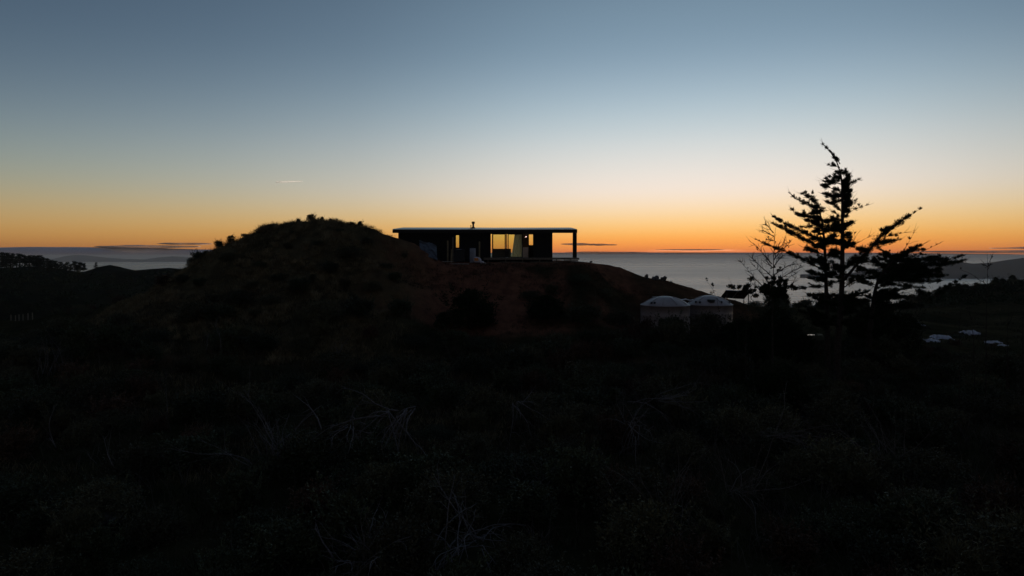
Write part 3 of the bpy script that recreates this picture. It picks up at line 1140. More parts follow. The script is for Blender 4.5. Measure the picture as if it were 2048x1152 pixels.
    # planks lying on the pad
    for a, b, Y, rz, lab in ((868, 905, 57.1, .02, 'long pale plank lying left of the drum on the clay'), (898, 938, 56.9, -.015, 'second pale plank lying under the dark bin'),
                             (1000, 1050, 57.3, .01, 'grey plank on the ground in front of the deck middle'), (1060, 1125, 57.35, -.01, 'grey plank on the ground before the deck right half')):
        c = ground((a + b) / 2, Y, .05)
        L = (XX(b, Y) - XX(a, Y)) / 2
        o = MB().box(-L, L, -.07, .07, -.025, .025).build('plank', M['pale'] if Y < 57.2 else M['timber'])
        o.location = c
        o.rotation_euler = (0, .006, rz)
        md = o.modifiers.new('bevel', 'BEVEL')
        md.width = .006
        tag(o, lab, 'plank', 'planks lying on the clay pad')


yard()


# ------------------------------------------------------------------ water tanks
def tank(px, Y, rad, top, shoulder, label, hatch, side):
    g0 = ground(px, Y)
    g = (g0[0], g0[1], min(g0[2], ZZ(662, Y)))
    T = tag(empty('water_tank', g), label, 'water tank', 'two domed water tanks below the house')
    hs = ZZ(shoulder, Y) - g[2]
    ht = ZZ(top, Y) - g[2]
    R = rad
    prof = [(R, -.3), (R, hs - .3)]
    k = 0
    body = [(R, -.3), (R, .0)]
    body += [(R, hs * .33), (R + .012, hs * .345), (R, hs * .36), (R, hs * .66), (R + .012, hs * .675), (R, hs * .69), (R, hs - .06), (R + .03, hs - .05), (R + .03, hs - .01), (R - .01, hs)]
    MB().lathe(body, 56).build('tank_wall', M['tank'], T, True)
    dome = []
    for i in range(15):
        a = math.pi / 2 * i / 14
        q = max(math.cos(a), .01)
        dome.append(((R - .02) * q, hs + .003 + (ht - hs) * (1 - q * q)))
    d = MB().lathe(dome, 56).build('dome', M['tank'], T, True)
    # raised hatch, vents and ribs on the dome

    def on_dome(ang, q):
        return (R * q * math.cos(ang), R * q * math.sin(ang), hs + (ht - hs) * (1 - q * q))
    p = on_dome(*hatch)
    MB().lathe([(.27, p[2] - .12), (.27, p[2] + .05), (.31, p[2] + .055), (.31, p[2] + .1), (.24, p[2] + .13)], 24, p[:2]).build('hatch', M['bin'], d)
    for ang, q in side:
        p = on_dome(ang, q)
        MB().lathe([(.075, p[2] - .05), (.075, p[2] + .06), (.095, p[2] + .065), (.06, p[2] + .1)], 14, p[:2]).build('vent', M['bin'], d)
    for k in range(10):
        a0 = 2 * math.pi * k / 10
        pts = [on_dome(a0, q) for q in (.93, .8, .65, .5, .35)]
        MB().tube([(x, y, z + .004) for x, y, z in pts], .03, 6).build('rib', M['tank'], d)
    return T


tank(1330, 51.6, 1.83, 592, 609, 'left domed beige water tank partly hidden by a bush', (2.0, .62), ((-2.45, .86), (-2.3, .84)))
tank(1419, 53.2, 1.74, 590.5, 608, 'right domed beige water tank with dark hatch on its lid', (-1.75, .72), ((-2.6, .85), (-2.35, .85), (-1.2, .83), (-.4, .86)))


def pipe():
    a, b = P(1378, 603, 51), P(1370, 607, 51.2)
    o = MB().tube([P(1362, 600, 51.5), P(1372, 598.5, 52), P(1380, 601, 52.4), P(1386, 600, 52.6)], .05, 8).build('inlet_pipe', M['white'])
    tag(o, 'short white pipe bridging the two domed water tanks', 'pipe')


pipe()


# ------------------------------------------------------------------ solar panels behind the tanks
def solar():
    T = tag(empty('solar_array', ground(1500, 57)), 'tilted row of solar panels on a frame right of the water tanks', 'solar panels')
    g = T.location.copy()
    Y = 57.0
    z_top = ZZ(581, Y) - g.z
    w = 1.0
    for k in range(2):
        x0 = XX(1452, Y) - g.x + k * (w + .03)
        # panel tilted away from the camera: high edge near, low edge far
        zs = -.06 * k
        v = [(x0, 0, z_top + zs), (x0 + w, 0, z_top + zs - .05), (x0 + w, 1.5, z_top - .75 + zs), (x0, 1.5, z_top - .7 + zs)]
        v += [(a, b + .03, c + .04) for a, b, c in v]
        p = mesh_obj('panel', v, [(3, 2, 1, 0), (4, 5, 6, 7), (0, 1, 5, 4), (1, 2, 6, 5), (2, 3, 7, 6), (3, 0, 4, 7)], M['solar'], T)
        fr = MB().tube([(x0, 0, z_top + zs + .02), (x0 + w, 0, z_top + zs - .03)], .025, 4)
        fr.tube([(x0 + w, 0, z_top + zs - .03), (x0 + w, 1.5, z_top - .73 + zs)], .025, 4)
        fr.build('frame', M['alu'], p)
    for k in range(2):
        x = XX(1455, Y) - g.x + k * 1.8
        MB().tube([(x, .15, -1.2), (x, .15, z_top - .12 - .12 * k)], .04, 6).build('leg', M['bin'], T)
        MB().tube([(x, 1.3, -1.4), (x, 1.3, z_top - .72 - .12 * k)], .04, 6).build('leg', M['bin'], T)


solar()


# ------------------------------------------------------------------ foliage builders
def leaf_mesh(cen, direc, L, W, jitter=.5, r=None):
    """rhombic leaves: centres, rough directions, lengths and widths -> verts, quads"""
    r = r or rng
    n = len(cen)
    d = direc + r.normal(0, jitter, (n, 3))
    d /= np.linalg.norm(d, axis=1)[:, None] + 1e-9
    s = np.cross(d, r.normal(0, 1, (n, 3)))
    s /= np.linalg.norm(s, axis=1)[:, None] + 1e-9
    L = np.broadcast_to(L, (n,))[:, None]
    W = np.broadcast_to(W, (n,))[:, None]
    v = np.stack([cen, cen + d * L * .45 + s * W * .5, cen + d * L, cen + d * L * .45 - s * W * .5], 1).reshape(-1, 3)
    f = np.arange(4 * n).reshape(n, 4)
    return v, f


def cat_mesh(parts):
    vs, fs, b = [], [], 0
    for v, f in parts:
        vs.append(v)
        fs.append(f + b)
        b += len(v)
    return np.concatenate(vs), np.concatenate(fs)


def along(pts, n, r):
    """n random points on a polyline, with parameter and direction"""
    pts = np.asarray(pts, float)
    seg = np.diff(pts, axis=0)
    L = np.linalg.norm(seg, axis=1)
    c = np.concatenate([[0], np.cumsum(L)])
    t = np.sort(r.random(n)) * c[-1]
    i = np.clip(np.searchsorted(c, t) - 1, 0, len(seg) - 1)
    u = (t - c[i]) / (L[i] + 1e-9)
    return pts[i] + seg[i] * u[:, None], t / c[-1], seg[i] / (L[i][:, None] + 1e-9), c[-1]


def spray(limb, rad, dens, r, wind=(-.5, 0, .25), taper=True, start=0.0, leaf=(.17, .026)):
    """conifer foliage in lumps along one limb"""
    wind = np.array(wind)
    _, _, _, Ltot = along(limb, 2, r)
    nl = max(3, int(Ltot * 9 * dens))
    p, t, d, _ = along(limb, nl, r)
    k = t >= start
    p, t, d = p[k], t[k], d[k]
    if not len(p):
        return None
    prof = np.interp(t, [0, .15, .6, .9, 1.0], [.75, 1, .95, .6, .22]) if taper else np.ones(len(t))
    R = rad * 1.0 * prof * r.uniform(.25, 1.1, len(p))
    out = []
    for i in range(len(p)):
        m = int((5 + 76 * (R[i] / .25)) * (.6 if leaf[0] < .1 else 1)) + 2
        # flattened lump of sprigs, pushed outwards along the limb
        off = r.normal(0, 1, (m, 3))
        off /= np.linalg.norm(off, axis=1)[:, None]
        off *= (r.random(m) ** .6)[:, None] * R[i]
        off[:, 2] *= .7
        c = p[i] + off + d[i] * R[i] * .25
        dd = off / (R[i] + 1e-6) * .55 + d[i] * 1.0 + wind * .6 + np.array((0, 0, .25))
        out.append(leaf_mesh(c, dd, r.uniform(.6, 1.2, m) * leaf[0], leaf[1] * r.uniform(.7, 1.3, m), .35, r))
    return cat_mesh(out)


def smooth_path(pts, n=10, wob=0.0, r=None):
    pts = np.asarray(pts, float)
    c = np.concatenate([[0], np.cumsum(np.linalg.norm(np.diff(pts, axis=0), axis=1))])
    t = np.linspace(0, c[-1], n)
    q = np.stack([np.interp(t, c, pts[:, i]) for i in range(3)], 1)
    for _ in range(2):
        q[1:-1] = .25 * q[:-2] + .5 * q[1:-1] + .25 * q[2:]
    if wob and r is not None:
        q[1:-1] += r.normal(0, wob, (n - 2, 3))
    return q


def conifer(name, label, Y, trunk, limbs, trunk_r, seed, extra=(), group=None, twigs=60, mass=()):
    """windswept conifer; trunk and limbs are given where they stand, limbs lean nearer or farther"""
    r = np.random.default_rng(int(seed * 10))
    bx = XX(trunk[0][0], Y)
    bz = hz(bx, Y)
    T = tag(empty(name, (bx, Y, bz)), label, 'tree', group)
    org = np.array((bx, Y, bz))
    tp = [np.array(P(px, py, Y + .12 * math.sin(i))) for i, (px, py) in enumerate(trunk)]
    tp = [np.array((tp[0][0], Y, bz - .3))] + tp
    tpath = smooth_path(tp, 22) - org
    k = len(tpath)
    rad = [max(trunk_r * (1 - i / (k - 1)) ** .8, .015) * (1.5 if i == 0 else 1) for i in range(k)]
    MB().tube(tpath, rad, 9).build('trunk', M['bark'], T, True)
    fol = []
    limbs = list(limbs)
    for (ya, yb, n_m, lmin, lmax, bias) in mass:
        # short leafy limbs close round the trunk
        for _ in range(n_m):
            yy = r.uniform(ya, yb)
            xx = float(np.interp(-yy, [-p[1] for p in trunk], [p[0] for p in trunk]))
            sg = -1 if r.random() < bias else 1
            ln = r.uniform(lmin, lmax)
            limbs.append(([(xx, yy), (xx + sg * ln * .5, yy - ln * .2), (xx + sg * ln, yy - ln * r.uniform(.2, .5))], r.uniform(.14, .27), 1.2, .025, .0))
    for li, L in enumerate(limbs):
        pts, frad, dens, lr = L[:4]
        start = L[4] if len(L) > 4 else .08
        lean = r.uniform(-.55, .55)
        base = np.array(P(*pts[0], Y))
        q = []
        for i, (px, py) in enumerate(pts):
            dx = abs(XX(px, Y) - base[0])
            q.append(P(px, py, Y + lean * dx + (.1 * r.normal() if i else 0)))
        path = smooth_path(q, 12, .012, r) - org
        n = len(path)
        o = MB().tube(path, [max(lr * (1 - i / (n - 1)) ** .9, .006) for i in range(n)], 6)
        o.build('limb', M['bark'], T, True)
        if frad and lr < .06:
            tip = path[-1] - path[-3]
            tip /= np.linalg.norm(tip) + 1e-9
            for _ in range(3):
                e = tip + r.normal(0, .25, 3) + np.array((0, 0, .1))
                l2 = r.uniform(.15, .45)
                MB().tube([path[-2], path[-1] + e * l2 * .5, path[-1] + e * l2 + np.array((0, 0, .04))], [.009, .006, .003], 4).build('twig', M['bark'], T)
        if frad:
            s = spray(path, frad, dens, r, start=start)
            if s:
                fol.append(s)
            # side shoots
            for _ in range(int(4 * dens)):
                i = r.integers(1, int(n * .7))
                dd = path[min(i + 1, n - 1)] - path[i - 1]
                dd /= np.linalg.norm(dd)
                e = dd + r.normal(0, .55, 3)
                e[2] += .15
                ln = r.uniform(.25, .6) * frad * 2.2
                s = spray(np.array([path[i], path[i] + e * ln * .5, path[i] + e * ln + np.array((0, 0, .03))]), frad * .55, .9, r)
                if s:
                    fol.append(s)
    for (px, py, n_l, ln, frad) in extra:
        # limbs reaching towards and away from the viewer
        for _ in range(n_l):
            b = np.array(P(px + r.normal(0, 2), py + r.normal(0, 6), Y)) - org
            a = r.choice([1, -1]) * r.uniform(.5, 1.3) * ln
            e = np.array((r.normal(-.15, .28) * ln, a, r.normal(.12, .18) * ln))
            path = smooth_path([b, b + e * .5 + np.array((0, 0, -.05)), b + e], 8)
            MB().tube(path, [.035 * (1 - i / 7) + .006 for i in range(8)], 5).build('limb', M['bark'], T, True)
            fol.append(spray(path, frad, .9, r))
    # bare twigs
    tw = MB()
    for _ in range(twigs):
        i = r.integers(3, k - 3)
        b = tpath[i]
        e = r.normal(0, 1, 3)
        e[2] = abs(e[2]) * .5
        e /= np.linalg.norm(e)
        ln = r.uniform(.3, .9)
        tw.tube([b, b + e * ln * .5 + r.normal(0, .04, 3), b + e * ln], [.012, .008, .004], 4, False)
    if twigs:
        tag(tw.build('twig_growth', M['bark'], T), kind='stuff')
    v, f = cat_mesh([s for s in fol if s])
    tag(mesh_obj('crown', v, f, M['conifer'], T), kind='stuff')
    return T


# tall windswept conifer: right-hand stem
conifer('windswept_conifer', 'tallest windswept conifer with its tip bent to the left', 38.0,
        [(1674, 690), (1680, 640), (1684, 580), (1685, 520), (1685, 460), (1685, 410), (1685, 366), (1684, 343), (1680, 328), (1668, 309), (1656, 297), (1646, 288)],
        [([(1680, 328), (1668, 309), (1653, 295), (1646, 288)], .13, 1.0, .03),
         ([(1680, 335), (1670, 332), (1658, 330)], .11, .8, .02),
         ([(1684, 345), (1676, 347), (1672, 348)], .14, 1, .02),
         ([(1683, 358), (1672, 356), (1661, 354)], .2, 1.2, .025),
         ([(1683, 368), (1665, 365), (1649, 363)], .21, 1.3, .03),
         ([(1683, 384), (1667, 377), (1653, 374), (1645, 371)], .2, 1.2, .03),
         ([(1684, 400), (1670, 393), (1660, 389), (1647, 388)], .23, 1.3, .03),
         ([(1684, 424), (1672, 412), (1662, 407), (1655, 404)], .2, .8, .03),
         ([(1684, 436), (1674, 428), (1664, 422)], .1, .4, .02),
         ([(1686, 376), (1692, 362), (1699, 349)], .24, 1.5, .03),
         ([(1686, 392), (1693, 380), (1697, 372)], .26, 1.6, .03),
         ([(1686, 412), (1694, 402), (1700, 386)], .26, 1.6, .03),
         ([(1686, 430), (1693, 416), (1701, 404)], .24, 1.4, .03),
         ([(1688, 434), (1702, 422), (1716, 416), (1734, 410)], .13, .5, .022),
         ([(1687, 462), (1694, 452), (1703, 446)], .26, 1.7, .03),
         ([(1684, 470), (1674, 455), (1668, 442)], .22, 1.0, .03),
         ([(1686, 500), (1696, 490), (1702, 480)], .22, 1.2, .03),
         ([(1700, 498), (1706, 486), (1710, 471), (1706, 459)], 0, 0, .012),
         ([(1708, 480), (1714, 468), (1722, 460)], 0, 0, .01),
         ([(1702, 494), (1718, 484), (1739, 473)], .05, .2, .012),
         ([(1687, 560), (1702, 540), (1718, 525), (1743, 497), (1759, 471), (1790, 451), (1816, 434), (1842, 417)], .27, 1.3, .09, .15),
         ([(1748, 490), (1768, 486), (1784, 483), (1800, 479)], .24, 1.3, .03),
         ([(1768, 474), (1790, 470), (1812, 465)], .1, .6, .02),
         ([(1760, 470), (1770, 462), (1780, 458)], .24, 1.3, .03),
         ([(1735, 505), (1722, 500), (1712, 496)], .28, 1.2, .03),
         ([(1716, 526), (1730, 524), (1748, 520)], .3, 1.2, .03),
         ([(1686, 540), (1705, 528), (1722, 516)], .3, 1.2, .03),
         ([(1686, 575), (1712, 560), (1740, 545)], .24, .9, .035),
         ([(1686, 592), (1712, 586), (1738, 582)], .2, .7, .03),
         ([(1684, 520), (1672, 510), (1664, 500)], .26, 1.2, .03),
         ([(1684, 560), (1670, 552), (1662, 545)], .2, .8, .03),
         ([(1682, 600), (1700, 604), (1722, 608)], .3, 1.2, .03)],
        .21, 21, mass=[(345, 440, 8, 5, 12, .4), (440, 600, 10, 8, 26, .5), (600, 660, 8, 20, 50, .5)], extra=[(1685, 400, 4, 1.0, .22), (1685, 480, 5, 1.3, .25), (1685, 540, 6, 1.6, .27)])
# left-hand stem
conifer('windswept_conifer', 'shorter windswept conifer left of the tallest one with branches streaming left', 39.5,
        [(1655, 690), (1655, 640), (1653, 590), (1651, 530), (1650, 495), (1647, 465), (1644, 440), (1640, 418), (1631, 404), (1617, 391), (1605, 388)],
        [([(1640, 418), (1631, 404), (1617, 391), (1604, 388)], .22, 1.3, .04),
         ([(1637, 416), (1615, 410), (1595, 399), (1580, 387)], .17, 1.0, .03),
         ([(1642, 428), (1634, 420), (1626, 412)], .3, 1.3, .03),
         ([(1645, 442), (1630, 434), (1615, 432), (1596, 431), (1584, 419)], .23, 1.3, .035),
         ([(1646, 452), (1630, 444), (1612, 440)], .28, 1.3, .03),
         ([(1646, 458), (1625, 455), (1603, 454)], .14, .8, .025),
         ([(1648, 484), (1630, 474), (1612, 466), (1590, 457), (1571, 448), (1556, 440), (1546, 432)], .24, 1.5, .045, .12),
         ([(1649, 500), (1628, 488), (1606, 477), (1585, 467), (1566, 456), (1554, 450), (1544, 446)], .25, 1.6, .045, .2),
         ([(1650, 512), (1632, 502), (1612, 496)], .26, 1.2, .035),
         ([(1648, 540), (1637, 534), (1618, 525), (1603, 520), (1588, 510), (1572, 502), (1550, 495), (1530, 489), (1513, 479)], .2, 1.2, .045, .1),
         ([(1650, 532), (1630, 522), (1610, 516)], .28, 1.1, .035),
         ([(1651, 552), (1632, 548), (1614, 543)], .24, 1.1, .03),
         ([(1652, 572), (1625, 574), (1599, 576), (1576, 573)], .18, 1.0, .03),
         ([(1652, 560), (1634, 560), (1618, 556)], .22, .9, .03),
         ([(1646, 446), (1656, 444), (1667, 441)], .24, 1.2, .03),
         ([(1648, 468), (1656, 462), (1664, 460)], .3, 1.2, .03),
         ([(1650, 490), (1660, 482), (1668, 474)], .34, 1.3, .03),
         ([(1651, 520), (1662, 512), (1670, 508)], .3, 1.1, .03),
         ([(1652, 555), (1662, 550), (1670, 548)], .22, .8, .03),
         ([(1653, 590), (1635, 590), (1614, 593)], .22, .9, .03)],
        .18, 22, mass=[(410, 470, 5, 6, 16, .7), (470, 600, 10, 8, 28, .7), (600, 660, 10, 20, 60, .6)], extra=[(1646, 445, 4, .9, .24), (1649, 490, 6, 1.3, .27), (1651, 535, 5, 1.5, .26)])
# low spreading conifer at the right
conifer('windswept_conifer', 'low spreading conifer swept to the right over the water', 43.0,
        [(1738, 680), (1742, 640), (1748, 590), (1754, 565), (1762, 548), (1776, 530), (1796, 515), (1812, 505)],
        [([(1778, 528), (1796, 512), (1815, 503), (1832, 500), (1848, 499)], 0.22, 1.4, .05),
         ([(1806, 506), (1812, 494), (1820, 480), (1828, 464)], .05, .3, .018),
         ([(1818, 488), (1826, 484), (1838, 482)], 0, 0, .01),
         ([(1824, 514), (1840, 504), (1856, 498), (1872, 490)], .07, .5, .02),
         ([(1830, 516), (1844, 508), (1858, 510)], .09, .6, .02),
         ([(1790, 524), (1820, 521), (1848, 519), (1880, 521), (1905, 519), (1924, 512)], 0.30, 1.6, .055),
         ([(1850, 520), (1862, 517), (1878, 514)], 0.24, 1.1, .03),
         ([(1790, 534), (1830, 531), (1862, 530), (1900, 528), (1930, 521)], 0.29, 1.6, .05),
         ([(1770, 544), (1810, 541), (1850, 541), (1886, 540)], 0.39, 1.7, .06),
         ([(1766, 552), (1806, 552), (1846, 553), (1894, 551)], 0.39, 1.7, .06),
         ([(1770, 560), (1805, 562), (1840, 563), (1880, 562)], 0.34, 1.5, .05),
         ([(1760, 566), (1795, 570), (1820, 574), (1850, 576)], 0.24, 1.1, .04),
         ([(1776, 530), (1790, 520), (1806, 514)], 0.44, 1.6, .04),
         ([(1770, 538), (1756, 528), (1745, 524)], 0.32, 1.3, .04),
         ([(1762, 548), (1745, 542), (1728, 540), (1712, 542)], 0.27, 1.1, .04),
         ([(1756, 560), (1742, 556), (1728, 556)], .18, .8, .03),
         ([(1830, 580), (1850, 588), (1872, 592)], 0.30, 1.1, .03),
         ([(1870, 594), (1888, 582), (1906, 568), (1930, 553)], 0.21, 1.4, .035),
         ([(1748, 590), (1780, 592), (1815, 596)], 0.37, 1.3, .04),
         ([(1746, 600), (1720, 604), (1700, 610)], 0.37, 1.3, .04),
         ([(1744, 615), (1790, 612), (1840, 612)], 0.43, 1.4, .04)],
        .2, 23, mass=[(506, 545, 8, 14, 40, .2), (560, 680, 30, 20, 80, .35)], extra=[(1800, 540, 8, 2.0, .3), (1840, 545, 7, 1.8, .28), (1770, 560, 6, 1.8, .28)], twigs=40)


# ------------------------------------------------------------------ bare trees, saplings, brush
def bare_tree(name, label, Y, paths, r0, seed, material='bark', side=3, side_len=.5, group=None, cones=0, leafy=None, ground_root=True, cat='tree'):
    """stem and boughs one by one; fine twigs on each bough"""
    r = np.random.default_rng(int(seed * 10))
    px, py = paths[0][0]
    bx = XX(px, Y)
    bz = hz(bx, Y)
    if not ground_root:
        bz = ZZ(py, Y)
    org = np.array((bx, Y, bz))
    T = tag(empty(name, tuple(org)), label, cat, group)
    tw = MB()
    for k, pts in enumerate(paths):
        lean = 0 if k == 0 else r.uniform(-.6, .6)
        x0 = XX(pts[0][0], Y)
        q = [np.array(P(a, b, Y + lean * abs(XX(a, Y) - x0))) for a, b in pts]
        if k == 0 and ground_root:
            q = [np.array((bx, Y, bz - .15))] + q
        n = max(8, 2 * len(q))
        path = smooth_path(q, n, .012, r) - org
        rr = r0 if k == 0 else r0 * .5
        rads = [max(rr * (1 - .88 * i / (n - 1)), .006) for i in range(n)]
        MB().tube(path, rads, 7).build('trunk' if k == 0 else 'bough', M[material], T, True)
        for _ in range(int(side * (1 + len(q) / 3))):
            i = r.integers(1 if k else n // 3, n - 1)
            d = path[i] - path[i - 1]
            d /= np.linalg.norm(d) + 1e-9
            e = d * .8 + r.normal(0, .6, 3) + np.array((0, 0, .3))
            e /= np.linalg.norm(e)
            ln = side_len * r.uniform(.4, 1.1) * (1 - .5 * i / n)
            mid = path[i] + e * ln * .5 + r.normal(0, .03, 3)
            tip = path[i] + e * ln
            tw.tube([path[i], mid, tip], [.014, .009, .004], 4, False)
            if r.random() < .6:
                e2 = e + r.normal(0, .6, 3)
                tw.tube([mid, mid + e2 * ln * .45], [.008, .004], 4, False)
        if cones:
            for _ in range(cones):
                i = r.integers(n // 2, n)
                c = path[i] + r.normal(0, .05, 3)
                bm = MB().lathe([(.006, -.04), (.03, -.02), (.036, 0), (.026, .025), (.006, .04)], 8, (0, 0))
                o = bm.build('cone', M['bark'], T, True)
                o.location = c
    tag(tw.build('twig_growth', M[material], T), kind='stuff')
    if leafy:
        fol = []
        for (px, py, rad, n) in leafy:
            for _ in range(n):
                c = np.array(P(px + r.normal(0, 4 + rad * 50 if rad > .06 else 1.2), py + r.normal(0, 3 + rad * 22 if rad > .06 else 1.5), Y + r.normal(0, .4))) - org
                fol.append(spray(np.array([c, c + (rad * .4, 0, rad * .5), c + (rad * .6, 0, rad)]), rad, 1.2, r, leaf=(.13, .05) if rad > .1 else (.07, .03)))
        v, f = cat_mesh(fol)
        tag(mesh_obj('crown', v, f, M['conifer'], T), kind='stuff')
    return T


bare_tree('bare_tree', 'half dead bare conifer with thin upswept twigs left of the tall trees', 36.0,
          [[(1545, 660), (1546, 600), (1547, 550), (1547, 510), (1548, 485), (1551, 455)],
           [(1547, 466), (1538, 455), (1529, 445)], [(1548, 473), (1536, 466), (1523, 460)], [(1547, 482), (1538, 479), (1532, 477)],
           [(1548, 500), (1562, 492), (1579, 484)], [(1549, 508), (1570, 496), (1582, 483)], [(1544, 528), (1533, 516), (1524, 505), (1514, 493), (1506, 485)],
           [(1544, 553), (1532, 543), (1520, 530), (1506, 519), (1493, 508)], [(1540, 582), (1526, 575), (1512, 558), (1500, 546), (1488, 531), (1477, 520)],
           [(1551, 548), (1566, 538), (1581, 530), (1594, 520)], [(1553, 562), (1570, 552), (1588, 542), (1608, 530)], [(1553, 570), (1574, 558), (1596, 545)],
           [(1541, 572), (1528, 552), (1516, 538), (1503, 526)], [(1551, 530), (1560, 516), (1572, 506)], [(1552, 586), (1575, 575), (1598, 556)],
           [(1542, 592), (1518, 580), (1505, 566), (1495, 560)], [(1548, 520), (1558, 505), (1566, 498)], [(1546, 536), (1536, 526), (1530, 512)]],
          .06, 31, side=5, side_len=.75, cones=2, leafy=[(1548, 586, .2, 20), (1530, 584, .16, 12), (1566, 586, .16, 12), (1547, 566, .11, 14), (1553, 540, .07, 10)])
bare_tree('bare_sapling', 'thin bare sapling tip in front of the right water tank', 37.0, [[(1440, 640), (1437, 600), (1430, 578), (1420, 568), (1413, 561)], [(1432, 582), (1426, 585), (1422, 588)]], .02, 32, side=3, side_len=.28, cones=2,
          leafy=[(1424, 572, .05, 4), (1414, 562, .05, 2)])
bare_tree('bare_sapling', 'single thin dead stem above the solar panels', 37.5, [[(1475, 640), (1473, 600), (1469, 580), (1462, 566), (1457, 553)]], .02, 33, side=1, side_len=.3)
bare_tree('leafy_sapling', 'small dark sapling with tufted tip right of the solar panels', 37.0, [[(1492, 640), (1490, 600), (1486, 585), (1483, 572)], [(1488, 590), (1498, 578), (1503, 570)], [(1490, 595), (1478, 582), (1472, 572)]], .03, 34, side=3,
          side_len=.35, leafy=[(1484, 577, .16, 6), (1498, 590, .2, 5), (1476, 588, .16, 4)])
bare_tree('bare_sapling', 'tall bare sapling against the headland at far right', 34.0,
          [[(1972, 700), (1973, 640), (1974, 572), (1975, 548), (1977, 522), (1974, 505)], [(1974, 570), (1955, 556), (1937, 545), (1919, 538)], [(1976, 534), (1970, 529), (1966, 525)], [(1976, 530), (1982, 517), (1983, 511)],
           [(1975, 540), (1980, 530), (1983, 527)], [(1972, 600), (1950, 580), (1932, 562)], [(1973, 590), (1990, 575), (2002, 566)]], .035, 35, side=2, side_len=.4, cones=1)
bare_tree('bare_sapling', 'leaning thin dead stem crossing left of the tall bare sapling', 33.0, [[(1918, 640), (1925, 590), (1932, 574), (1950, 564), (1969, 555)]], .022, 36, side=2, side_len=.35)
bare_tree('bare_sapling', 'dark thin stem in the paddock left of the tall bare sapling', 35.0, [[(1948, 690), (1945, 650), (1941, 625), (1938, 600)], [(1943, 640), (1936, 620), (1930, 612)]], .03, 37, side=2, side_len=.4)
bare_tree('bare_sapling', 'dark thin stem near the right picture edge', 35.0, [[(2014, 700), (2016, 660), (2017, 625), (2018, 606)], [(2016, 650), (2024, 632), (2028, 622)]], .035, 38, side=2, side_len=.4)
bare_tree('bare_sapling', 'dark thin stem cut by the right picture edge', 35.0, [[(2044, 700), (2045, 650), (2046, 610)]], .035, 39, side=2, side_len=.4)

# ------------------------------------------------------------------ shrubs
def shrub_mesh(name, seed, w, h, n_lump, leaf, per, upright=.4):
    r = np.random.default_rng(int(seed * 10))
    parts = []
    for i in range(n_lump):
        a = r.random() * 2 * math.pi
        q = math.sqrt(r.random()) * .8
        zz = r.random()
        c = np.array((math.cos(a) * q * w / 2 * (1.15 - .45 * zz), math.sin(a) * q * w / 2 * (1.15 - .45 * zz), .1 * h + zz * h * .78 * (1 - .35 * q)))
        R = w * r.uniform(.07, .22)
        off = r.normal(0, 1, (per, 3))
        off /= np.linalg.norm(off, axis=1)[:, None]
        off *= (r.random(per) ** .4)[:, None] * R
        off[:, 2] *= .8
        d = off / R + np.array((0, 0, upright))
        parts.append(leaf_mesh(c + off, d, r.uniform(.6, 1.3, per) * leaf[0], r.uniform(.7, 1.2, per) * leaf[1], .5, r))
    for i in range(22):
        # shoots that stick out of the mass
        a = r.random() * 2 * math.pi
        q = math.sqrt(r.random()) * .45 * w
        b = np.array((math.cos(a) * q, math.sin(a) * q, h * r.uniform(.3, .7)))
        e = np.array((math.cos(a) * r.uniform(0, .7), math.sin(a) * r.uniform(0, .7), r.uniform(.5, 1.1)))
        ln = h * r.uniform(.2, .6)
        t = r.random(26)
        c = b + e * ln * t[:, None] + r.normal(0, .02, (26, 3))
        parts.append(leaf_mesh(c, e + 0 * c, r.uniform(.6, 1.3, 26) * leaf[0], leaf[1] * r.uniform(.7, 1.1, 26), .7, r))
    v, f = cat_mesh(parts)
    return v, f


def stem_mesh(seed, w, h, n=7):
    r = np.random.default_rng(int(seed * 10))
    mb = MB()
    for i in range(n):
        a = r.random() * 6.28
        q = r.uniform(.15, .42) * w
        mb.tube([(0, 0, -.15), (math.cos(a) * q * .4, math.sin(a) * q * .4, h * .35), (math.cos(a) * q, math.sin(a) * q, h * r.uniform(.6, .85))], [.03, .02, .006], 5, False)
    return mb


PROTO = {}


def proto(kind):
    if kind in PROTO:
        return PROTO[kind]
    spec = {'leafy_a': (1, 1.6, 1.3, 46, (.085, .045), 110, 'leaf_dark', .4), 'leafy_b': (2, 2.0, 1.2, 52, (.075, .04), 110, 'leaf_olive', .3),
            'leafy_c': (3, 1.3, 1.5, 42, (.09, .04), 110, 'leaf_dark', .7), 'bronze': (4, 1.3, 1.0, 36, (.075, .035), 100, 'leaf_red', .4),
            'heath': (5, 1.2, 1.1, 38, (.11, .022), 130, 'leaf_olive', 1.2), 'low': (6, 2.4, .8, 50, (.08, .04), 100, 'leaf_dark', .4),
            'conifer_bush': (8, 1.9, 2.2, 60, (.14, .04), 130, 'conifer', .8)}[kind]
    seed, w, h, nl, leaf, per, m, up = spec
    v, f = shrub_mesh(kind, seed, w, h, nl, leaf, per, up)
    fo = mesh_obj('foliage', v, f, M[m])
    st = stem_mesh(seed + 50, w, h).build('stem', M['bark'])
    C.objects.unlink(fo)
    C.objects.unlink(st)
    tag(fo, kind='stuff')
    PROTO[kind] = (fo, st, w, h)
    return PROTO[kind]


def shrub(name, label, kind, x, y, s, r, group, sz=1.0, cat='shrub', dz=-.05):
    fo, st, w, h = proto(kind)
    T = empty(name, (x, y, hz(x, y) + dz), r.random() * 6.28)
    T.scale = (s, s, s * sz)
    tag(T, label, cat, group)
    for ch in (fo, st):
        c = ch.copy()
        C.objects.link(c)
        c.parent = T
    return T


rs = np.random.default_rng(99)
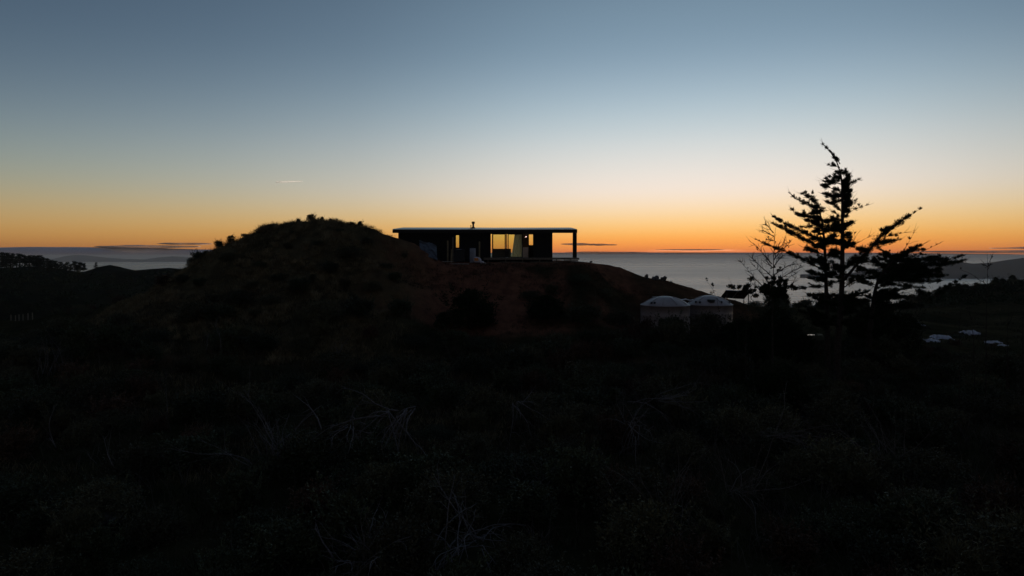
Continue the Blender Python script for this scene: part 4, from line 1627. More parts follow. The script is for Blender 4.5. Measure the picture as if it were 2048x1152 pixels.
# shrubs one by one on the skyline of the mound and round the house
GS = 'bushes along the skyline of the grassy mound'
for px, Y, kind, wpx, hpx, lab in (
        (622, 56, 'leafy_c', 13, 12, 'largest round bush on the very top of the mound'),
        (644, 56, 'conifer_bush', 6, 10, 'narrow upright bush just right of the mound top'),
        (597, 56, 'heath', 6, 7, 'small pointed bush left of the mound top'),
        (543, 55.6, 'heath', 16, 5, 'wide low bush on the left crest of the mound'),
        (492, 55.6, 'heath', 14, 3, 'dark flat bush where the crest steepens at left'),
        (462, 55.8, 'leafy_c', 12, 14, 'open leafy shrub high on the left slope skyline'),
        (437, 55.8, 'leafy_a', 13, 15, 'dense round shrub on the left slope skyline'),
        (412, 55.8, 'leafy_c', 9, 10, 'slim shrub between the two left slope bushes'),
        (398, 56.0, 'leafy_a', 24, 20, 'big leafy bush low on the left slope skyline'),
        (384, 56.2, 'leafy_b', 16, 14, 'small bush left of the big leafy bush'),
        (358, 56.4, 'low', 14, 6, 'lowest flat bush at the foot of the left slope'),
        (700, 56, 'heath', 16, 5, 'wide dark bush on the right part of the crest'),
        (720, 56, 'leafy_c', 9, 10, 'separate upright bush at the right end of the crest'),
        (661, 56, 'heath', 5, 5, 'tiny grass-like tuft right of the narrow upright bush')):
    fo, st, w, h = proto(kind)
    Y = crest(px)
    hpx += 2
    s = wpx / F * Y / w * 1.5
    shrub('bush', lab, kind, XX(px, Y), Y, s, rs, GS, sz=(hpx / F * Y / h * 1.15) / s)

G2 = 'single dark bushes on the clay bank and by the tanks'
for px, Y, kind, s, sz, lab in (
        (940, 49.5, 'conifer_bush', 2.1, .72, 'large black conifer bush at the foot of the red clay bank'),
        (885, 49.0, 'leafy_c', 1.0, 1, 'small dark bush left of the large black bush'),
        (700, 52.5, 'leafy_b', 1.1, .8, 'dark scrub bush on the mound flank near the clay bank'),
        (660, 51, 'leafy_a', 1.0, .9, 'dark bush low on the front of the mound'),
        (600, 49, 'leafy_a', 1.1, .8, 'dark bush at the mound foot below its top'),
        (480, 48, 'leafy_b', 1.2, .8, 'dark bush at the left foot of the mound'),
        (1060, 53, 'low', .8, .9, 'low scrub patch on the bank below the glass doors'),
        (1105, 53.5, 'heath', 1.0, .8, 'brownish scrub on the bank below the verandah'),
        (1160, 54.5, 'low', .9, .8, 'low dark scrub under the deck steps'),
        (1210, 54, 'leafy_b', .8, .7, 'dark scrub near the top of the right shoulder'),
        (1090, 50.5, 'conifer_bush', 1.6, .6, 'broad black bush right of the clay bank'),
        (1170, 50, 'leafy_a', 1.5, .8, 'broad dark shrub left of the water tanks'),
        (1240, 50.5, 'leafy_b', 1.2, .8, 'olive shrub beside the left water tank'),
        (1344, 47.8, 'leafy_a', 1.4, 1.15, 'round dark bush in front of the left water tank'),
        (1288, 48.2, 'bronze', 1.5, 1.1, 'reddish shrub at the left foot of the left water tank'),
        (1415, 47.8, 'leafy_b', 1.5, 1.15, 'dark shrub in front of the right water tank'),
        (1460, 46.5, 'conifer_bush', 1.0, .8, 'dark conifer bush right of the water tanks'),
        (720, 47, 'leafy_a', 1.1, .9, 'pale-tipped shrub at the left end of the clay bank foot'),
        (800, 47.5, 'leafy_a', 1.2, .9, 'pale-tipped round shrub below the red clay bank')):
    shrub('shrub', lab, kind, XX(px, Y), Y, s, rs, G2, sz=sz)

MOUND = []
for i, (px, Y, kd, sc) in enumerate(((455, 53, 'leafy_b', .7), (520, 52, 'low', .6), (575, 53.2, 'heath', .7), (640, 53.5, 'low', .55), (735, 54, 'leafy_b', .6), (770, 53, 'low', .6), (505, 49.5, 'heath', .9), (560, 50.5, 'low', .7),
                                     (625, 50, 'leafy_c', .6), (690, 50, 'heath', .9), (745, 50.5, 'leafy_b', .8), (400, 51, 'leafy_a', .7), (425, 48.5, 'heath', .9), (365, 52.5, 'leafy_b', .7), (540, 47.5, 'leafy_b', .8), (640, 47.5, 'leafy_a', .8),
                                     (790, 51.5, 'leafy_a', .7), (810, 54.6, 'heath', .5), (590, 54.6, 'low', .4), (680, 54.8, 'low', .4))):
    form = {'heath': 'spiky', 'low': 'flat spreading'}.get(kd, 'rounded')
    MOUND.append((px, shrub('mound_shrub', 'x', kd, XX(px, Y), Y, sc, rs, 'small shrubs on the face of the mound', sz=.8), form))
for i, (px, o, form) in enumerate(sorted(MOUND, key=lambda t: t[0])):
    o['label'] = '%s dark shrub, %s from the left across the face of the mound' % (form, 'first second third fourth fifth sixth seventh eighth ninth tenth eleventh twelfth thirteenth fourteenth fifteenth sixteenth seventeenth eighteenth nineteenth twentieth'.split()[i])

# the dark understorey below the tall trees
G3 = 'black bushes under the tall conifers'
for i in range(64):
    px = (rs.uniform(1470, 1600), rs.uniform(1725, 1830), rs.uniform(1715, 1820), rs.uniform(1470, 1830))[i % 4]
    Y = (rs.uniform(40, 46), rs.uniform(42, 47), rs.uniform(44, 49), rs.uniform(35, 40))[i % 4]
    shrub('understorey_bush', 'black bush in the dense undergrowth beneath the tall conifers', ('conifer_bush', 'leafy_a', 'conifer_bush', 'leafy_c')[i % 4], XX(px, Y), Y,
          rs.uniform(.95, 1.4) if i % 4 < 3 else rs.uniform(.6, .9), rs, G3, sz=rs.uniform(.85, 1.15) if i % 4 < 3 else .7)

for px, Y, lab in ((1528, 34.6, 'black bush hiding the foot of the half dead tree on its left'), (1552, 34.2, 'black bush right in front of the half dead tree foot'), (1578, 34.8, 'black bush hiding the half dead tree foot on its right')):
    shrub('understorey_bush', lab, 'conifer_bush', XX(px, Y), Y, 1.05, rs, 'bushes at the foot of the half dead tree', sz=.95)
# the scrub of the foreground gully
G4 = {'leafy_a': 'dark leafy shrub of the foreground scrub', 'leafy_b': 'olive shrub of the foreground scrub', 'leafy_c': 'upright dark shrub of the foreground scrub',
      'bronze': 'bronze tinted shrub of the foreground scrub', 'heath': 'spiky heath shrub of the foreground scrub', 'low': 'low creeping shrub of the foreground scrub'}
cnt = 0
pts = []
tries = 0
while cnt < 250 and tries < 8000:
    tries += 1
    Y = 14 + 33 * rs.random() ** .75
    px = rs.uniform(-60, 2110)
    x = XX(px, Y)
    if any((x - a) ** 2 + (Y - b) ** 2 < 1.5 for a, b in pts):
        continue
    if Y > 45.5 and 760 < px < 900:
        continue
    if Y > 40 and px > 1470:
        continue
    right = px > 1150
    kind = rs.choice(['leafy_a', 'leafy_b', 'leafy_c', 'bronze', 'heath', 'low'], p=[.26, .22, .16, .08, .1, .18] if not right else [.16, .2, .1, .16, .22, .16])
    pts.append((x, Y))
    shrub('scrub_shrub', G4[kind], str(kind), x, Y, rs.uniform(.8, 1.6), rs, 'shrubs of the foreground scrub', sz=rs.uniform(.7, 1.0))
    cnt += 1
# left spur towards the fence
for i in range(26):
    Y = rs.uniform(50, 88)
    px = rs.uniform(-30, 330)
    if px < 130:
        Y = 50 + (Y - 50) * .3
    x = XX(px, Y)
    shrub('scrub_shrub', 'dark shrub on the spur left of the mound', ('leafy_b', 'leafy_a', 'low', 'bronze')[i % 4], x, Y, rs.uniform(.7, 1.2), rs, 'shrubs on the left spur', sz=.8)
for i in range(30):
    Y = rs.uniform(46, 49.5) if i < 22 else rs.uniform(58, 80)
    px = rs.uniform(1835, 2070)
    shrub('paddock_shrub', 'x', ('leafy_b', 'heath', 'low', 'bronze')[i % 4], XX(px, Y), Y, rs.uniform(.5, .9), rs, 'shrubs along the paddock edge', sz=.7)
for i, o in enumerate(sorted([o for o in C.objects if o.get('group') == 'shrubs along the paddock edge'], key=lambda o: o.location.x / o.location.y)):
    o['label'] = 'paddock edge shrub, %s from the left, beyond the foreground scrub' % ('first second third fourth fifth sixth seventh eighth ninth tenth eleventh twelfth thirteenth fourteenth fifteenth sixteenth seventeenth eighteenth nineteenth twentieth twenty-first twenty-second twenty-third twenty-fourth twenty-fifth twenty-sixth twenty-seventh twenty-eighth twenty-ninth thirtieth'.split()[i])
# ridge bushes at the right, far off
for i in range(44):
    px = 1822 + (2090 - 1822) * (i + rs.uniform(-.4, .4)) / 43
    Y = np.interp(px, [1820, 1890, 1950, 2000, 2100], [170, 182, 190, 195, 198]) + rs.uniform(-9, 3)
    shrub('ridge_bush', 'dark bush on the skyline of the far ridge at right', ('conifer_bush', 'leafy_a', 'leafy_c')[i % 3], XX(px, Y), Y, rs.uniform(.9, 1.9), rs, 'bushes along the far right ridge', sz=rs.uniform(.7, 1.2))
for i in range(40):
    px = rs.uniform(1480, 1880)
    Y = rs.uniform(85, 150)
    shrub('ridge_bush', 'dark bush on the slope seen between the conifer trunks', ('conifer_bush', 'leafy_a', 'low')[i % 3], XX(px, Y), Y, rs.uniform(.9, 1.6), rs, 'bushes on the slope behind the conifers', sz=.9)


# ------------------------------------------------------------------ pines on the far left ridge
def pine_proto(seed, h, bare):
    r = np.random.default_rng(int(seed * 10))
    T = empty('ridge_pine', (0, 0, 0))
    MB().tube([(0, 0, -.6), (.1, 0, h * .4), (.05, 0, h * .95)], [.28, .2, .05], 7).build('trunk', M['bark'], T)
    parts = []
    for i in range(56):
        t = bare + (1 - bare) * r.random()
        q = (1.0 - .75 * (t - bare) / (1 - bare)) * h * .3 * r.uniform(.2, 1)
        a = r.random() * 6.28
        c = np.array((math.cos(a) * q, math.sin(a) * q, t * h))
        R = h * r.uniform(.06, .11)
        off = r.normal(0, 1, (60, 3))
        off /= np.linalg.norm(off, axis=1)[:, None]
        off *= (r.random(60) ** .4)[:, None] * R
        off[:, 2] *= .6
        parts.append(leaf_mesh(c + off, off / R + (0, 0, .3), h * .045, h * .018, .5, r))
    v, f = cat_mesh(parts)
    tag(mesh_obj('crown', v, f, M['conifer'], T), kind='stuff')
    return T


pines = [pine_proto(71, 10, .14), pine_proto(72, 10, .3), pine_proto(73, 10, .06)]
used = [False] * 3
PX = ((4, 505, .35, 'pine cut by the left picture edge on the far ridge'), (13, 506, 0, 'tall pine second from the left edge on the far ridge'), (26, 507, 0, 'tall conical pine third from the left on the far ridge'),
      (39, 508, 1, 'slim pine beside a gap on the far left ridge'), (49, 511, 1, 'flat-topped pine right of the gap on the far ridge'), (59, 511, 1, 'open crowned pine in the middle of the far ridge row'),
      (68, 511, 0, 'pine in the dense middle of the far ridge row'), (78, 511, 0, 'tallest pine in the dense middle of the far ridge row'), (86, 515, 2, 'pine where the far ridge row begins to step down'),
      (94, 517, 0, 'stepped down pine right of the dense middle'), (103, 521, 2, 'shorter pine on the falling part of the far ridge'), (110, 522, 0, 'short round pine left of the low gap'),
      (121, 524, 0, 'round pine standing over the low gap'), (134, 525, 2, 'small pine second from the right group end'), (149, 523, 1, 'broad pine with light showing below its crown'),
      (160, 525, 1, 'leaning pine in the right end pair'), (168, 527, 1, 'rightmost pine of the far ridge row'), (192, 525, 2, 'lone dark tree on the flank of the round far hill'),
      (8, 512, 2, 'lower pine filling in behind the left edge pine'), (20, 511, 2, 'lower pine left of the tall conical pine'), (33, 514, 2, 'low pine between the conical pine and the gap'), (54, 516, 2, 'low pine under the flat-topped crowns'),
      (64, 515, 2, 'bushy low pine left of the dense middle'), (73, 516, 2, 'bushy low pine inside the dense middle'), (82, 518, 2, 'bushy low pine right of the tallest one'), (99, 523, 2, 'bushy pine on the step down of the row'),
      (115, 528, 2, 'low bushy pine before the low gap'), (128, 529, 2, 'low bushy pine after the low gap'), (141, 529, 2, 'low bushy pine left of the broad pine'), (155, 530, 2, 'low bushy pine between the right end pair'))
for i, (px, top, k, lab) in enumerate(PX):
    k = int(k) if k in (0, 1, 2) else 0
    Y = 372 if px < 180 else 408
    x = XX(px, Y)
    z = hz(x, Y)
    o = pines[k] if not used[k] else copy_tree(pines[k])
    used[k] = True
    s = max((ZZ(top, Y) - z) / 10, .25)
    o.location = (x, Y, z)
    o.rotation_euler.z = i * 1.7
    wide = 1.0 if px == 26 else (1.15, 1.45, 1.3, 1.7)[i % 4]
    o.scale = (s * wide, s * wide, s)
    tag(o, lab, 'tree', 'pines along the far left ridge')


# ------------------------------------------------------------------ bush cover on the far slopes
def bush_cover(name, label, x, y, size, seed, per=26):
    r = np.random.default_rng(seed)
    z = height(x, y)
    n = len(x)
    R0 = size * r.uniform(.5, 1.3, n)
    c = np.repeat(np.stack([x, y, z], 1), per, 0)
    rr = np.repeat(R0, per)[:, None]
    off = r.normal(0, 1, (n * per, 3))
    off /= np.linalg.norm(off, axis=1)[:, None]
    off[:, 2] = np.abs(off[:, 2]) * .9
    off *= rr * (r.random((n * per, 1)) ** .35)
    v, f = leaf_mesh(c + off, off / rr + (0, 0, .3), (rr[:, 0] * .55), rr[:, 0] * .3, .5, r)
    return tag(mesh_obj(name, v, f, M['conifer']), label, kind='stuff')


bx_ = rng.uniform(-330, 60, 5200)
by_ = rng.uniform(100, 430, 5200)
kk = (np.abs(bx_) < .9 * by_) & (by_ < 366) & (bx_ < -.12 * by_) & (fbm(bx_ * .02, by_ * .02, 3) > -.35)
bush_cover('bush_cover', 'dark bush covering the far slopes at left', bx_[kk], by_[kk], 1.6, 301)
bx_ = rng.uniform(40, 190, 2600)
by_ = rng.uniform(128, 205, 2600)
kk = (bx_ < .9 * by_) & (bx_ > .3 * by_) & (by_ > 150 - 12 * np.sin(bx_ * .06))
bush_cover('bush_cover', 'dark bush covering the far ridge at right', bx_[kk], by_[kk], 1.15, 302)


# ------------------------------------------------------------------ fence posts on the left spur
for i, (px, top, lab) in enumerate(((22, 633, 'leftmost pale fence post on the spur'), (31, 631, 'second pale fence post from the left'), (38, 630, 'third pale fence post from the left'), (46, 628, 'tall pale fence post fourth from the left'),
                                    (56, 626, 'tallest pale fence post fifth from the left'), (65, 625, 'rightmost pale fence post on the spur'))):
    Y = crest(px, 72, 98)
    x = XX(px, Y)
    z = hz(x, Y)
    h = min(max(ZZ(top, Y) - z, .7), 1.2)
    o = MB().tube([(0, 0, -.3), (0, 0, h - .05), (0, 0, h)], [.05, .05, .02], 8).build('fence_post', M['timber'])
    o.location = (x, Y, z)
    tag(o, lab, 'fence post', 'pale fence posts on the left spur')


# ------------------------------------------------------------------ dead brush and bleached branches in the gully
def brush(name, label, px, py, Y, n, length, direc, spread, seed, droop=.3, r0=.03, material='dead_wood', fine=3, group='dead brush in the foreground scrub', lift=.15):
    r = np.random.default_rng(int(seed * 10))
    x, _, z = P(px, py, Y)
    zg = max(hz(x, Y) + lift, z)
    T = tag(empty(name, (x, Y, zg)), label, 'dead branch', group)
    for b in range(n if n < 4 else int(n * 1.5)):
        d = np.array(direc, float) + r.normal(0, spread, 3)
        d /= np.linalg.norm(d)
        ln = length * r.uniform(.3, 1.15)
        m = 8
        p = np.array((r.normal(0, .16), r.normal(0, .16), -.06)) * length * (n > 2)
        path = [p.copy()]
        for i in range(m):
            d = d + r.normal(0, .13, 3) + np.array((0, 0, -droop / m))
            d /= np.linalg.norm(d)
            p = p + d * ln / m
            path.append(p.copy())
        mb = MB().tube(path, [r0 * (.35 + .6 * ln / length) * (1 - .85 * i / m) * .8 + .003 for i in range(m + 1)], 6)
        for _ in range(fine):
            i = r.integers(2, m)
            e = path[i] - path[i - 1]
            e = e / np.linalg.norm(e) + r.normal(0, .5, 3)
            q = [path[i]]
            l2 = ln * r.uniform(.2, .5)
            for k in range(4):
                e = e + r.normal(0, .2, 3) + np.array((0, 0, -droop / 5))
                e /= np.linalg.norm(e)
                q.append(q[-1] + e * l2 / 4)
            mb.tube(q, [r0 * .4, r0 * .3, r0 * .22, r0 * .15, .003], 5, False)
        mb.build('branch', M[material], T, True)
    LAND.append((T, label))
    return T


LAND = []
brush('dead_shrub', 'grey dead shrub fanning upwards in the left foreground', 545, 905, 24, 12, 2.6, (-.35, 0, 1), .28, 41, .05, .022)
brush('fallen_branch', 'arching bleached branch crown in the centre left foreground', 802, 812, 25, 11, 2.6, (-.4, -.35, -.25), .45, 42, .7, .04, lift=1.0)
brush('fallen_branch', 'pale forked branch lying left of the arching branch', 700, 845, 24, 7, 1.8, (.1, -.2, -.1), .8, 43, .5, .03, lift=.8)
brush('brush_pile', 'tangled brush pile at the bottom edge left of centre', 745, 1125, 17, 16, 1.9, (.1, 0, .8), .5, 44, .5, .02, lift=.5)
brush('brush_pile', 'tangled bleached brush pile at the bottom edge near the centre', 935, 1130, 17.5, 20, 1.9, (-.1, -.1, .5), .8, 45, .6, .022, lift=.6)
brush('cut_stem', 'short cut stem with pale sawn end at the bottom left of centre', 668, 1125, 17.3, 1, 1.5, (-.25, 0, 1), .05, 46, .0, .05, fine=2, lift=.2)
brush('dead_sapling', 'forked pale dead sapling in the left foreground', 228, 935, 22.5, 2, 1.7, (-.35, 0, .8), .3, 47, .0, .022, lift=.7)
brush('dead_sapling', 'thin crooked dead sapling far left in the foreground', 112, 895, 24, 2, 1.4, (-.25, 0, 1), .2, 48, .0, .018, lift=.8)
brush('dead_sapling', 'tall straight pale dead stem below the left foot of mound', 413, 700, 40, 1, 2.3, (.05, 0, 1), .05, 49, .0, .035, fine=2, lift=.5)
brush('dead_sapling', 'tall leaning pale dead stem below the mound', 441, 700, 40, 1, 2.6, (.2, 0, 1), .05, 50, .0, .035, fine=3, lift=.5)
brush('dead_sapling', 'slim vertical dead stem in the left foreground', 334, 830, 28, 1, 2.0, (-.02, 0, 1), .05, 51, .0, .02, fine=1, lift=.8)
brush('dead_sapling', 'pale broken dead stem below the clay bank', 676, 710, 40, 2, 1.6, (.1, 0, 1), .25, 52, .0, .035, fine=2, lift=.6)
brush('fallen_branch', 'pale dead branches sweeping right below the water tanks', 1300, 790, 29, 7, 3.2, (.95, 0, .28), .22, 53, .25, .022, lift=1.0)
brush('brush_pile', 'spiky bleached brush heap right of centre', 1270, 845, 26, 14, 1.7, (0, -.1, .4), .8, 54, .5, .016, lift=.8)
brush('dead_sapling', 'single pale hanging dead stem right of centre', 1271, 905, 22, 1, 1.9, (.02, -.1, -1), .04, 55, .0, .014, fine=1, lift=2.0)
brush('fallen_branch', 'grey crooked fallen branch at the centre of the foreground', 1045, 800, 28, 5, 1.8, (.5, 0, -.3), .4, 56, .4, .028, lift=.9)
brush('brush_pile', 'dead twiggy brush in the right foreground', 1560, 860, 26, 16, 2.6, (.8, 0, .35), .5, 57, .3, .014, material='dead_dark', lift=1.0)
brush('brush_pile', 'low dead brush at the lower right', 1480, 980, 21, 14, 2.2, (.7, 0, .3), .6, 58, .4, .013, material='dead_dark', lift=.8)
brush('brush_pile', 'long fine dead twigs at the lower right of centre', 1330, 1060, 19, 16, 2.4, (-.3, 0, .7), .6, 59, .3, .012, material='dead_dark', lift=.5)
brush('brush_pile', 'dead twig fan near the right edge of the foreground', 1760, 900, 25, 14, 2.4, (-.3, 0, .9), .5, 60, .2, .013, material='dead_dark', lift=.8)
brush('brush_pile', 'fine dead stalks standing below the fence posts', 110, 745, 38, 12, 2.6, (.05, 0, 1), .15, 61, .0, .018, material='dead_wood', fine=1, lift=.1)
brush('brush_pile', 'thin dead twig tangle at the left of the bottom edge', 1080, 950, 22, 12, 1.8, (.4, 0, .5), .7, 62, .3, .012, material='dead_dark', lift=.6)


# ------------------------------------------------------------------ wet sheets and the small pond at right
def sheet(label, px, py, Y, w, d, hgt, seed):
    r = np.random.default_rng(int(seed * 10))
    n = 34
    x, _, z = P(px, py, Y)
    zg = max(hz(x, Y) + .1, z)
    v = []
    for j in range(n + 1):
        for i in range(n + 1):
            u, t = i / n - .5, j / n - .5
            e = max(0, 1 - 3.2 * (u * u + t * t))
            edge = 1 + .25 * float(fbm(np.array(math.atan2(t, u) * 1.5 + seed), np.array(seed * .7), 3))
            v.append((u * w * edge, t * d * edge, hgt * .55 * e + .2 * float(fbm(np.array(u * 9 + seed), np.array(t * 7), 4)) * hgt * 2))
    f = [(j * (n + 1) + i, j * (n + 1) + i + 1, (j + 1) * (n + 1) + i + 1, (j + 1) * (n + 1) + i) for j in range(n) for i in range(n)]
    o = mesh_obj('plastic_sheet', v, f, M['sheet'], smooth=False)
    o.location = (x, Y, zg)
    o.rotation_euler.z = r.uniform(-.4, .4)
    return tag(o, label, 'plastic sheet', 'wet plastic sheets lying in the paddock')


sheet('larger crumpled bluish plastic sheet in the paddock right of the conifers', 1882, 676, 52, 1.3, 1.2, .3, 81)
sheet('dull folded plastic sheet just left of the larger bright sheet', 1864, 682, 50, .9, .8, .22, 85)
sheet('pale plastic sheet on the rise behind the tall bare sapling', 1940, 667, 56, 1.1, 1.1, .34, 82)
sheet('narrow pale plastic sheet near the right picture edge', 1986, 685, 53, 1.1, .6, .18, 83)
sheet('tiny bright scrap of sheet under the low spreading conifer', 1832, 645, 55, .35, .35, .12, 86)
sheet('tiny scrap of sheet right of the one under the conifer', 1846, 651, 54, .3, .3, .1, 87)
sheet('small pale scrap of plastic sheet nearest the right edge', 2005, 691, 51, .5, .5, .12, 84)


def pond():
    Y = 50.0
    x, _, z = P(1604, 678, Y)
    z = max(hz(x, Y) + .25, z)
    n = 40
    v = [(0, 0, 0)]
    for i in range(n):
        a = 2 * math.pi * i / n
        q = 1 + .2 * float(fbm(np.array(math.cos(a) * 2), np.array(math.sin(a) * 2), 3))
        v.append((1.3 * q * math.cos(a), .75 * q * math.sin(a), 0))
    m = mat('still pond water', (.01, .015, .02), .04, .5)
    o = mesh_obj('pond', v, [(0, 1 + i, 1 + (i + 1) % n) for i in range(n)], m)
    o.location = (x, Y, z)
    tag(o, 'small still pond shining behind the conifer trunks', kind='structure')
    # its earth rim
    rim = MB()
    for k in range(n):
        pass
    w = [(v[1 + i][0] * s, v[1 + i][1] * s, dz) for s, dz in ((.97, -.03), (1.04, .06), (1.3, .02), (1.7, -.8)) for i in range(n)]
    f = [(j * n + i, j * n + (i + 1) % n, (j + 1) * n + (i + 1) % n, (j + 1) * n + i) for j in range(3) for i in range(n)]
    o2 = mesh_obj('pond_bank', w, f, M['paddock'], smooth=True)
    o2.location = (x, Y, z)
    tag(o2, 'low earth rim round the small pond', kind='structure')


pond()


# ------------------------------------------------------------------ grass
def grass(name, label, x, y, per, hgt, wid, seed, lean=(0, 0), m='grass', spread=.18):
    r = np.random.default_rng(int(seed * 10))
    z = height(x, y)
    n = len(x)
    base = np.stack([x, y, z - .03], 1)
    base = np.repeat(base, per, 0)
    N = n * per
    base[:, :2] += r.normal(0, spread, (N, 2))
    hh = np.repeat(hgt * r.uniform(.5, 1.25, n), per) * r.uniform(.5, 1.1, N)
    d = np.stack([r.normal(lean[0], .38, N), r.normal(lean[1], .38, N), np.ones(N)], 1)
    d /= np.linalg.norm(d, axis=1)[:, None]
    a = r.random(N) * 6.28
    s = np.stack([np.cos(a), np.sin(a), 0 * a], 1) * (wid * r.uniform(.6, 1.3, N))[:, None]
    mid = base + d * (hh * .6)[:, None]
    tip = base + d * hh[:, None] + np.stack([d[:, 0] * hh * .5, d[:, 1] * hh * .5, -.12 * hh], 1)
    v = np.stack([base - s, base + s, mid + s * .7, tip, mid - s * .7], 1).reshape(-1, 3)
    f4 = np.stack([np.arange(N) * 5 + k for k in (0, 1, 2, 4)], 1)
    f3 = np.stack([np.arange(N) * 5 + k for k in (4, 2, 3, 3)], 1)
    me = bpy.data.meshes.new(name)
    me.vertices.add(len(v))
    me.vertices.foreach_set('co', v.astype(np.float32).ravel())
    loops = np.concatenate([f4.ravel(), f3[:, :3].ravel()]).astype(np.int32)
    me.loops.add(len(loops))
    me.loops.foreach_set('vertex_index', loops)
    me.polygons.add(2 * N)
    ls = np.concatenate([np.arange(N) * 4, 4 * N + np.arange(N) * 3]).astype(np.int32)
    me.polygons.foreach_set('loop_start', ls)
    me.polygons.foreach_set('loop_total', np.concatenate([np.full(N, 4), np.full(N, 3)]).astype(np.int32))
    me.update(calc_edges=True)
    me.materials.append(M[m])
    o = bpy.data.objects.new(name, me)
    C.objects.link(o)
    return tag(o, label, kind='stuff')


gx = rng.uniform(-35, -8.5, 9000)
gy = rng.uniform(41, 64, 9000)
k = (in_pad(gx, gy) < .2) & (fbm(gx * .3, gy * .3, 3) > -.45) & ~((gx > -9.8) & (gy > 55.2))
tx, ty = gx[k], gy[k]
grass('mound_grass', 'dry tussock grass covering the earth mound', tx, ty, 14, .3, .011, 5, (.1, -.15))
qx = rng.uniform(-34, 2, 5200)
qy = rng.uniform(24, 46, 5200)
qk = (np.abs(qx) < .85 * qy) & (fbm(qx * .22 + 9, qy * .22, 3) > -.05)
grass('slope_grass', 'dry brown grass running from the mound down the left slope', qx[qk], qy[qk], 12, .5, .011, 17, (.1, -.15), 'grass', .25)
k2 = fbm(tx * .5 + 40, ty * .5, 3) > .1
grass('tussock', 'taller straw coloured tussocks dotted over the earth mound', tx[k2][::2], ty[k2][::2], 44, .52, .012, 15, (.12, -.1), 'straw', .13)
gx = rng.uniform(-40, 45, 9000)
gy = 12 + 38 * rng.random(9000) ** .7
k = (np.abs(gx) < .85 * gy) & ~((gx > -11) & (gx < 8) & (gy > 48.5))
M['undergrowth'] = mat('undergrowth blade', (.02, .024, .01), .7, .1, .5, 1.3, col2=(.055, .042, .024))
grass('undergrowth', 'low ferny undergrowth filling the gully between shrubs', gx[k], gy[k], 16, .5, .016, 6, (0, 0), 'undergrowth', .28)
gx = np.concatenate([rng.uniform(0, 34, 1500), rng.uniform(-30, 34, 700)])
gy = 13 + 30 * rng.random(2200) ** .8
k = (np.abs(gx) < .82 * gy)
grass('dry_stalks', 'thin dry stalks and twigs tangled through the foreground scrub', gx[k], gy[k] + 0 * gx[k], 7, 1.25, .006, 16, (-.25, -.1), 'dead_dark', .35)
gx = rng.uniform(25, 110, 5000)
gy = rng.uniform(55, 150, 5000)
k = (gx < .85 * gy) & (fbm(gx * .08, gy * .16, 3) > .05)
grass('paddock_grass', 'rough pale grass of the paddock at right', gx[k], gy[k], 10, .45, .025, 8, (.1, 0), 'undergrowth', .5)
gx = rng.uniform(-9, 15, 5200)
gy = rng.uniform(49, 57, 5200)
k = (fbm(gx * .5 + 3, gy * .5, 3) > np.where(gx > .5, -.25, .12))
grass('bank_weeds', 'sparse weeds on the red clay bank', gx[k], gy[k], 8, .22, .012, 9, (0, -.1), 'undergrowth', .15)

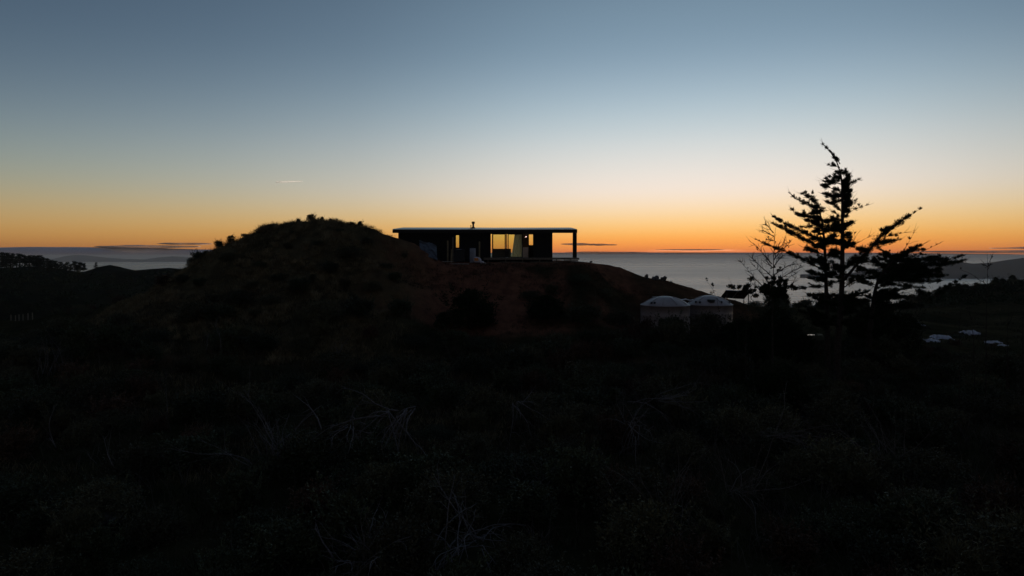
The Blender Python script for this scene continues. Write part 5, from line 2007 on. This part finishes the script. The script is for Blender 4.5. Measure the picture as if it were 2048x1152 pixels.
# ------------------------------------------------------------------ each scrub shrub is told apart by the dead branch it grows beside
def shrub_labels():
    looks = {}
    for o in C.objects:
        if o.get('group') in ('shrubs of the foreground scrub', 'shrubs on the left spur', 'black bushes under the tall conifers', 'bushes on the slope behind the conifers', 'bushes along the far right ridge') and o.type == 'EMPTY':
            looks.setdefault(o['group'], []).append(o)
    short = lambda t: ' '.join(t.split()[:9])
    marks = [(T.location.x / T.location.y * F + 1024, HOR - T.location.z / T.location.y * F, short(l)) for T, l in LAND]
    marks = [m for m in marks if 0 < m[0] < 2048]
    seen = {}
    rows = []
    for g, lst in looks.items():
        for o in lst:
            px = o.location.x / o.location.y * F + 1024
            py = HOR - o.location.z / o.location.y * F
            rows.append((o, px, py))
    tall = [(1655, 'the shorter windswept conifer'), (1685, 'the tallest windswept conifer'), (1745, 'the low spreading conifer'), (1547, 'the half dead bare conifer'), (1975, 'the tall bare sapling'), (1840, 'the larger plastic sheet')]
    kinds = {'dark leafy shrub': 'dark leafy shrub', 'olive shrub': 'olive shrub', 'upright dark': 'upright dark shrub', 'bronze tinted': 'bronze shrub', 'spiky heath': 'spiky heath shrub', 'low creeping': 'low dark shrub',
             'black bush': 'black bush', 'dark shrub': 'dark shrub'}
    table = {}
    for o, px, py in rows:
        base = next((v for k, v in kinds.items() if o['label'].startswith(k)), 'dark shrub')
        if o['group'] == 'bushes along the far right ridge':
            nm, x = ('the tall bare sapling', 1975) if px > 1900 else ('the low spreading conifer', 1740)
            key = ('dark far ridge bush', 'right of' if px > x else 'left of', nm)
            order = abs(px - x)
        elif o['group'] == 'bushes on the slope behind the conifers':
            x, nm = min(tall[:4], key=lambda t: abs(t[0] - px))
            key = ('distant slope bush', 'left of' if px < x else 'right of', nm)
            order = abs(px - x)
        elif o['group'] == 'black bushes under the tall conifers':
            x, nm = min(tall, key=lambda t: abs(t[0] - px))
            d = ('left of' if px < x else 'right of')
            key = (base, d, nm)
            order = abs(px - x)
        elif o['group'] == 'shrubs on the left spur':
            key = (base, 'on the left spur', 'behind' if py < 650 else 'before' + ' the fence posts')
            key = (base, 'on the left spur,', 'beyond the mound foot' if px > 160 else 'near the fence posts')
            order = abs(px - 340) if px > 160 else px
        else:
            mx, my, nm = min(marks, key=lambda m: (m[0] - px) ** 2 + ((m[1] - py) * 1.3) ** 2)
            dx, dy = px - mx, py - my
            d = ('left of' if dx < 0 else 'right of') if abs(dx) > abs(dy) * 1.2 else ('below' if dy > 0 else 'above')
            key = (base, d, 'the ' + nm)
            order = dx * dx + dy * dy
        table.setdefault(key, []).append((order, o))
    words_ = ['nearest', 'second', 'third', 'fourth', 'fifth', 'sixth', 'seventh', 'eighth', 'ninth', 'tenth', 'eleventh', 'twelfth', 'thirteenth', 'fourteenth', 'fifteenth', 'sixteenth', 'seventeenth', 'eighteenth', 'nineteenth', 'twentieth',
              'twenty-first', 'twenty-second', 'twenty-third', 'twenty-fourth', 'twenty-fifth', 'twenty-sixth', 'twenty-seventh', 'twenty-eighth', 'twenty-ninth', 'thirtieth']
    for key, lst in table.items():
        lst.sort(key=lambda t: t[0])
        for i, (_, o) in enumerate(lst):
            w = '' if len(lst) == 1 else words_[min(i, 29)] + ' '
            o['label'] = f'{w}{key[0]} {key[1]} {key[2]}'


shrub_labels()

# ------------------------------------------------------------------ the evening haze
hv = bpy.data.materials.new('evening haze')
hv.use_nodes = True
_N = hv.node_tree.nodes
_N.remove(_N['Principled BSDF'])
pv = _N.new('ShaderNodeVolumePrincipled')
pv.inputs['Color'].default_value = (.96, .92, .88, 1)
pv.inputs['Density'].default_value = 7e-5
pv.inputs['Anisotropy'].default_value = .45
hv.node_tree.links.new(pv.outputs[0], _N['Material Output'].inputs['Volume'])
hb = MB().box(-38500, 38500, -4500, 56500, SEA - 60, 9.0).build('haze', hv)
tag(hb, 'thin evening haze over sea and land', kind='stuff')
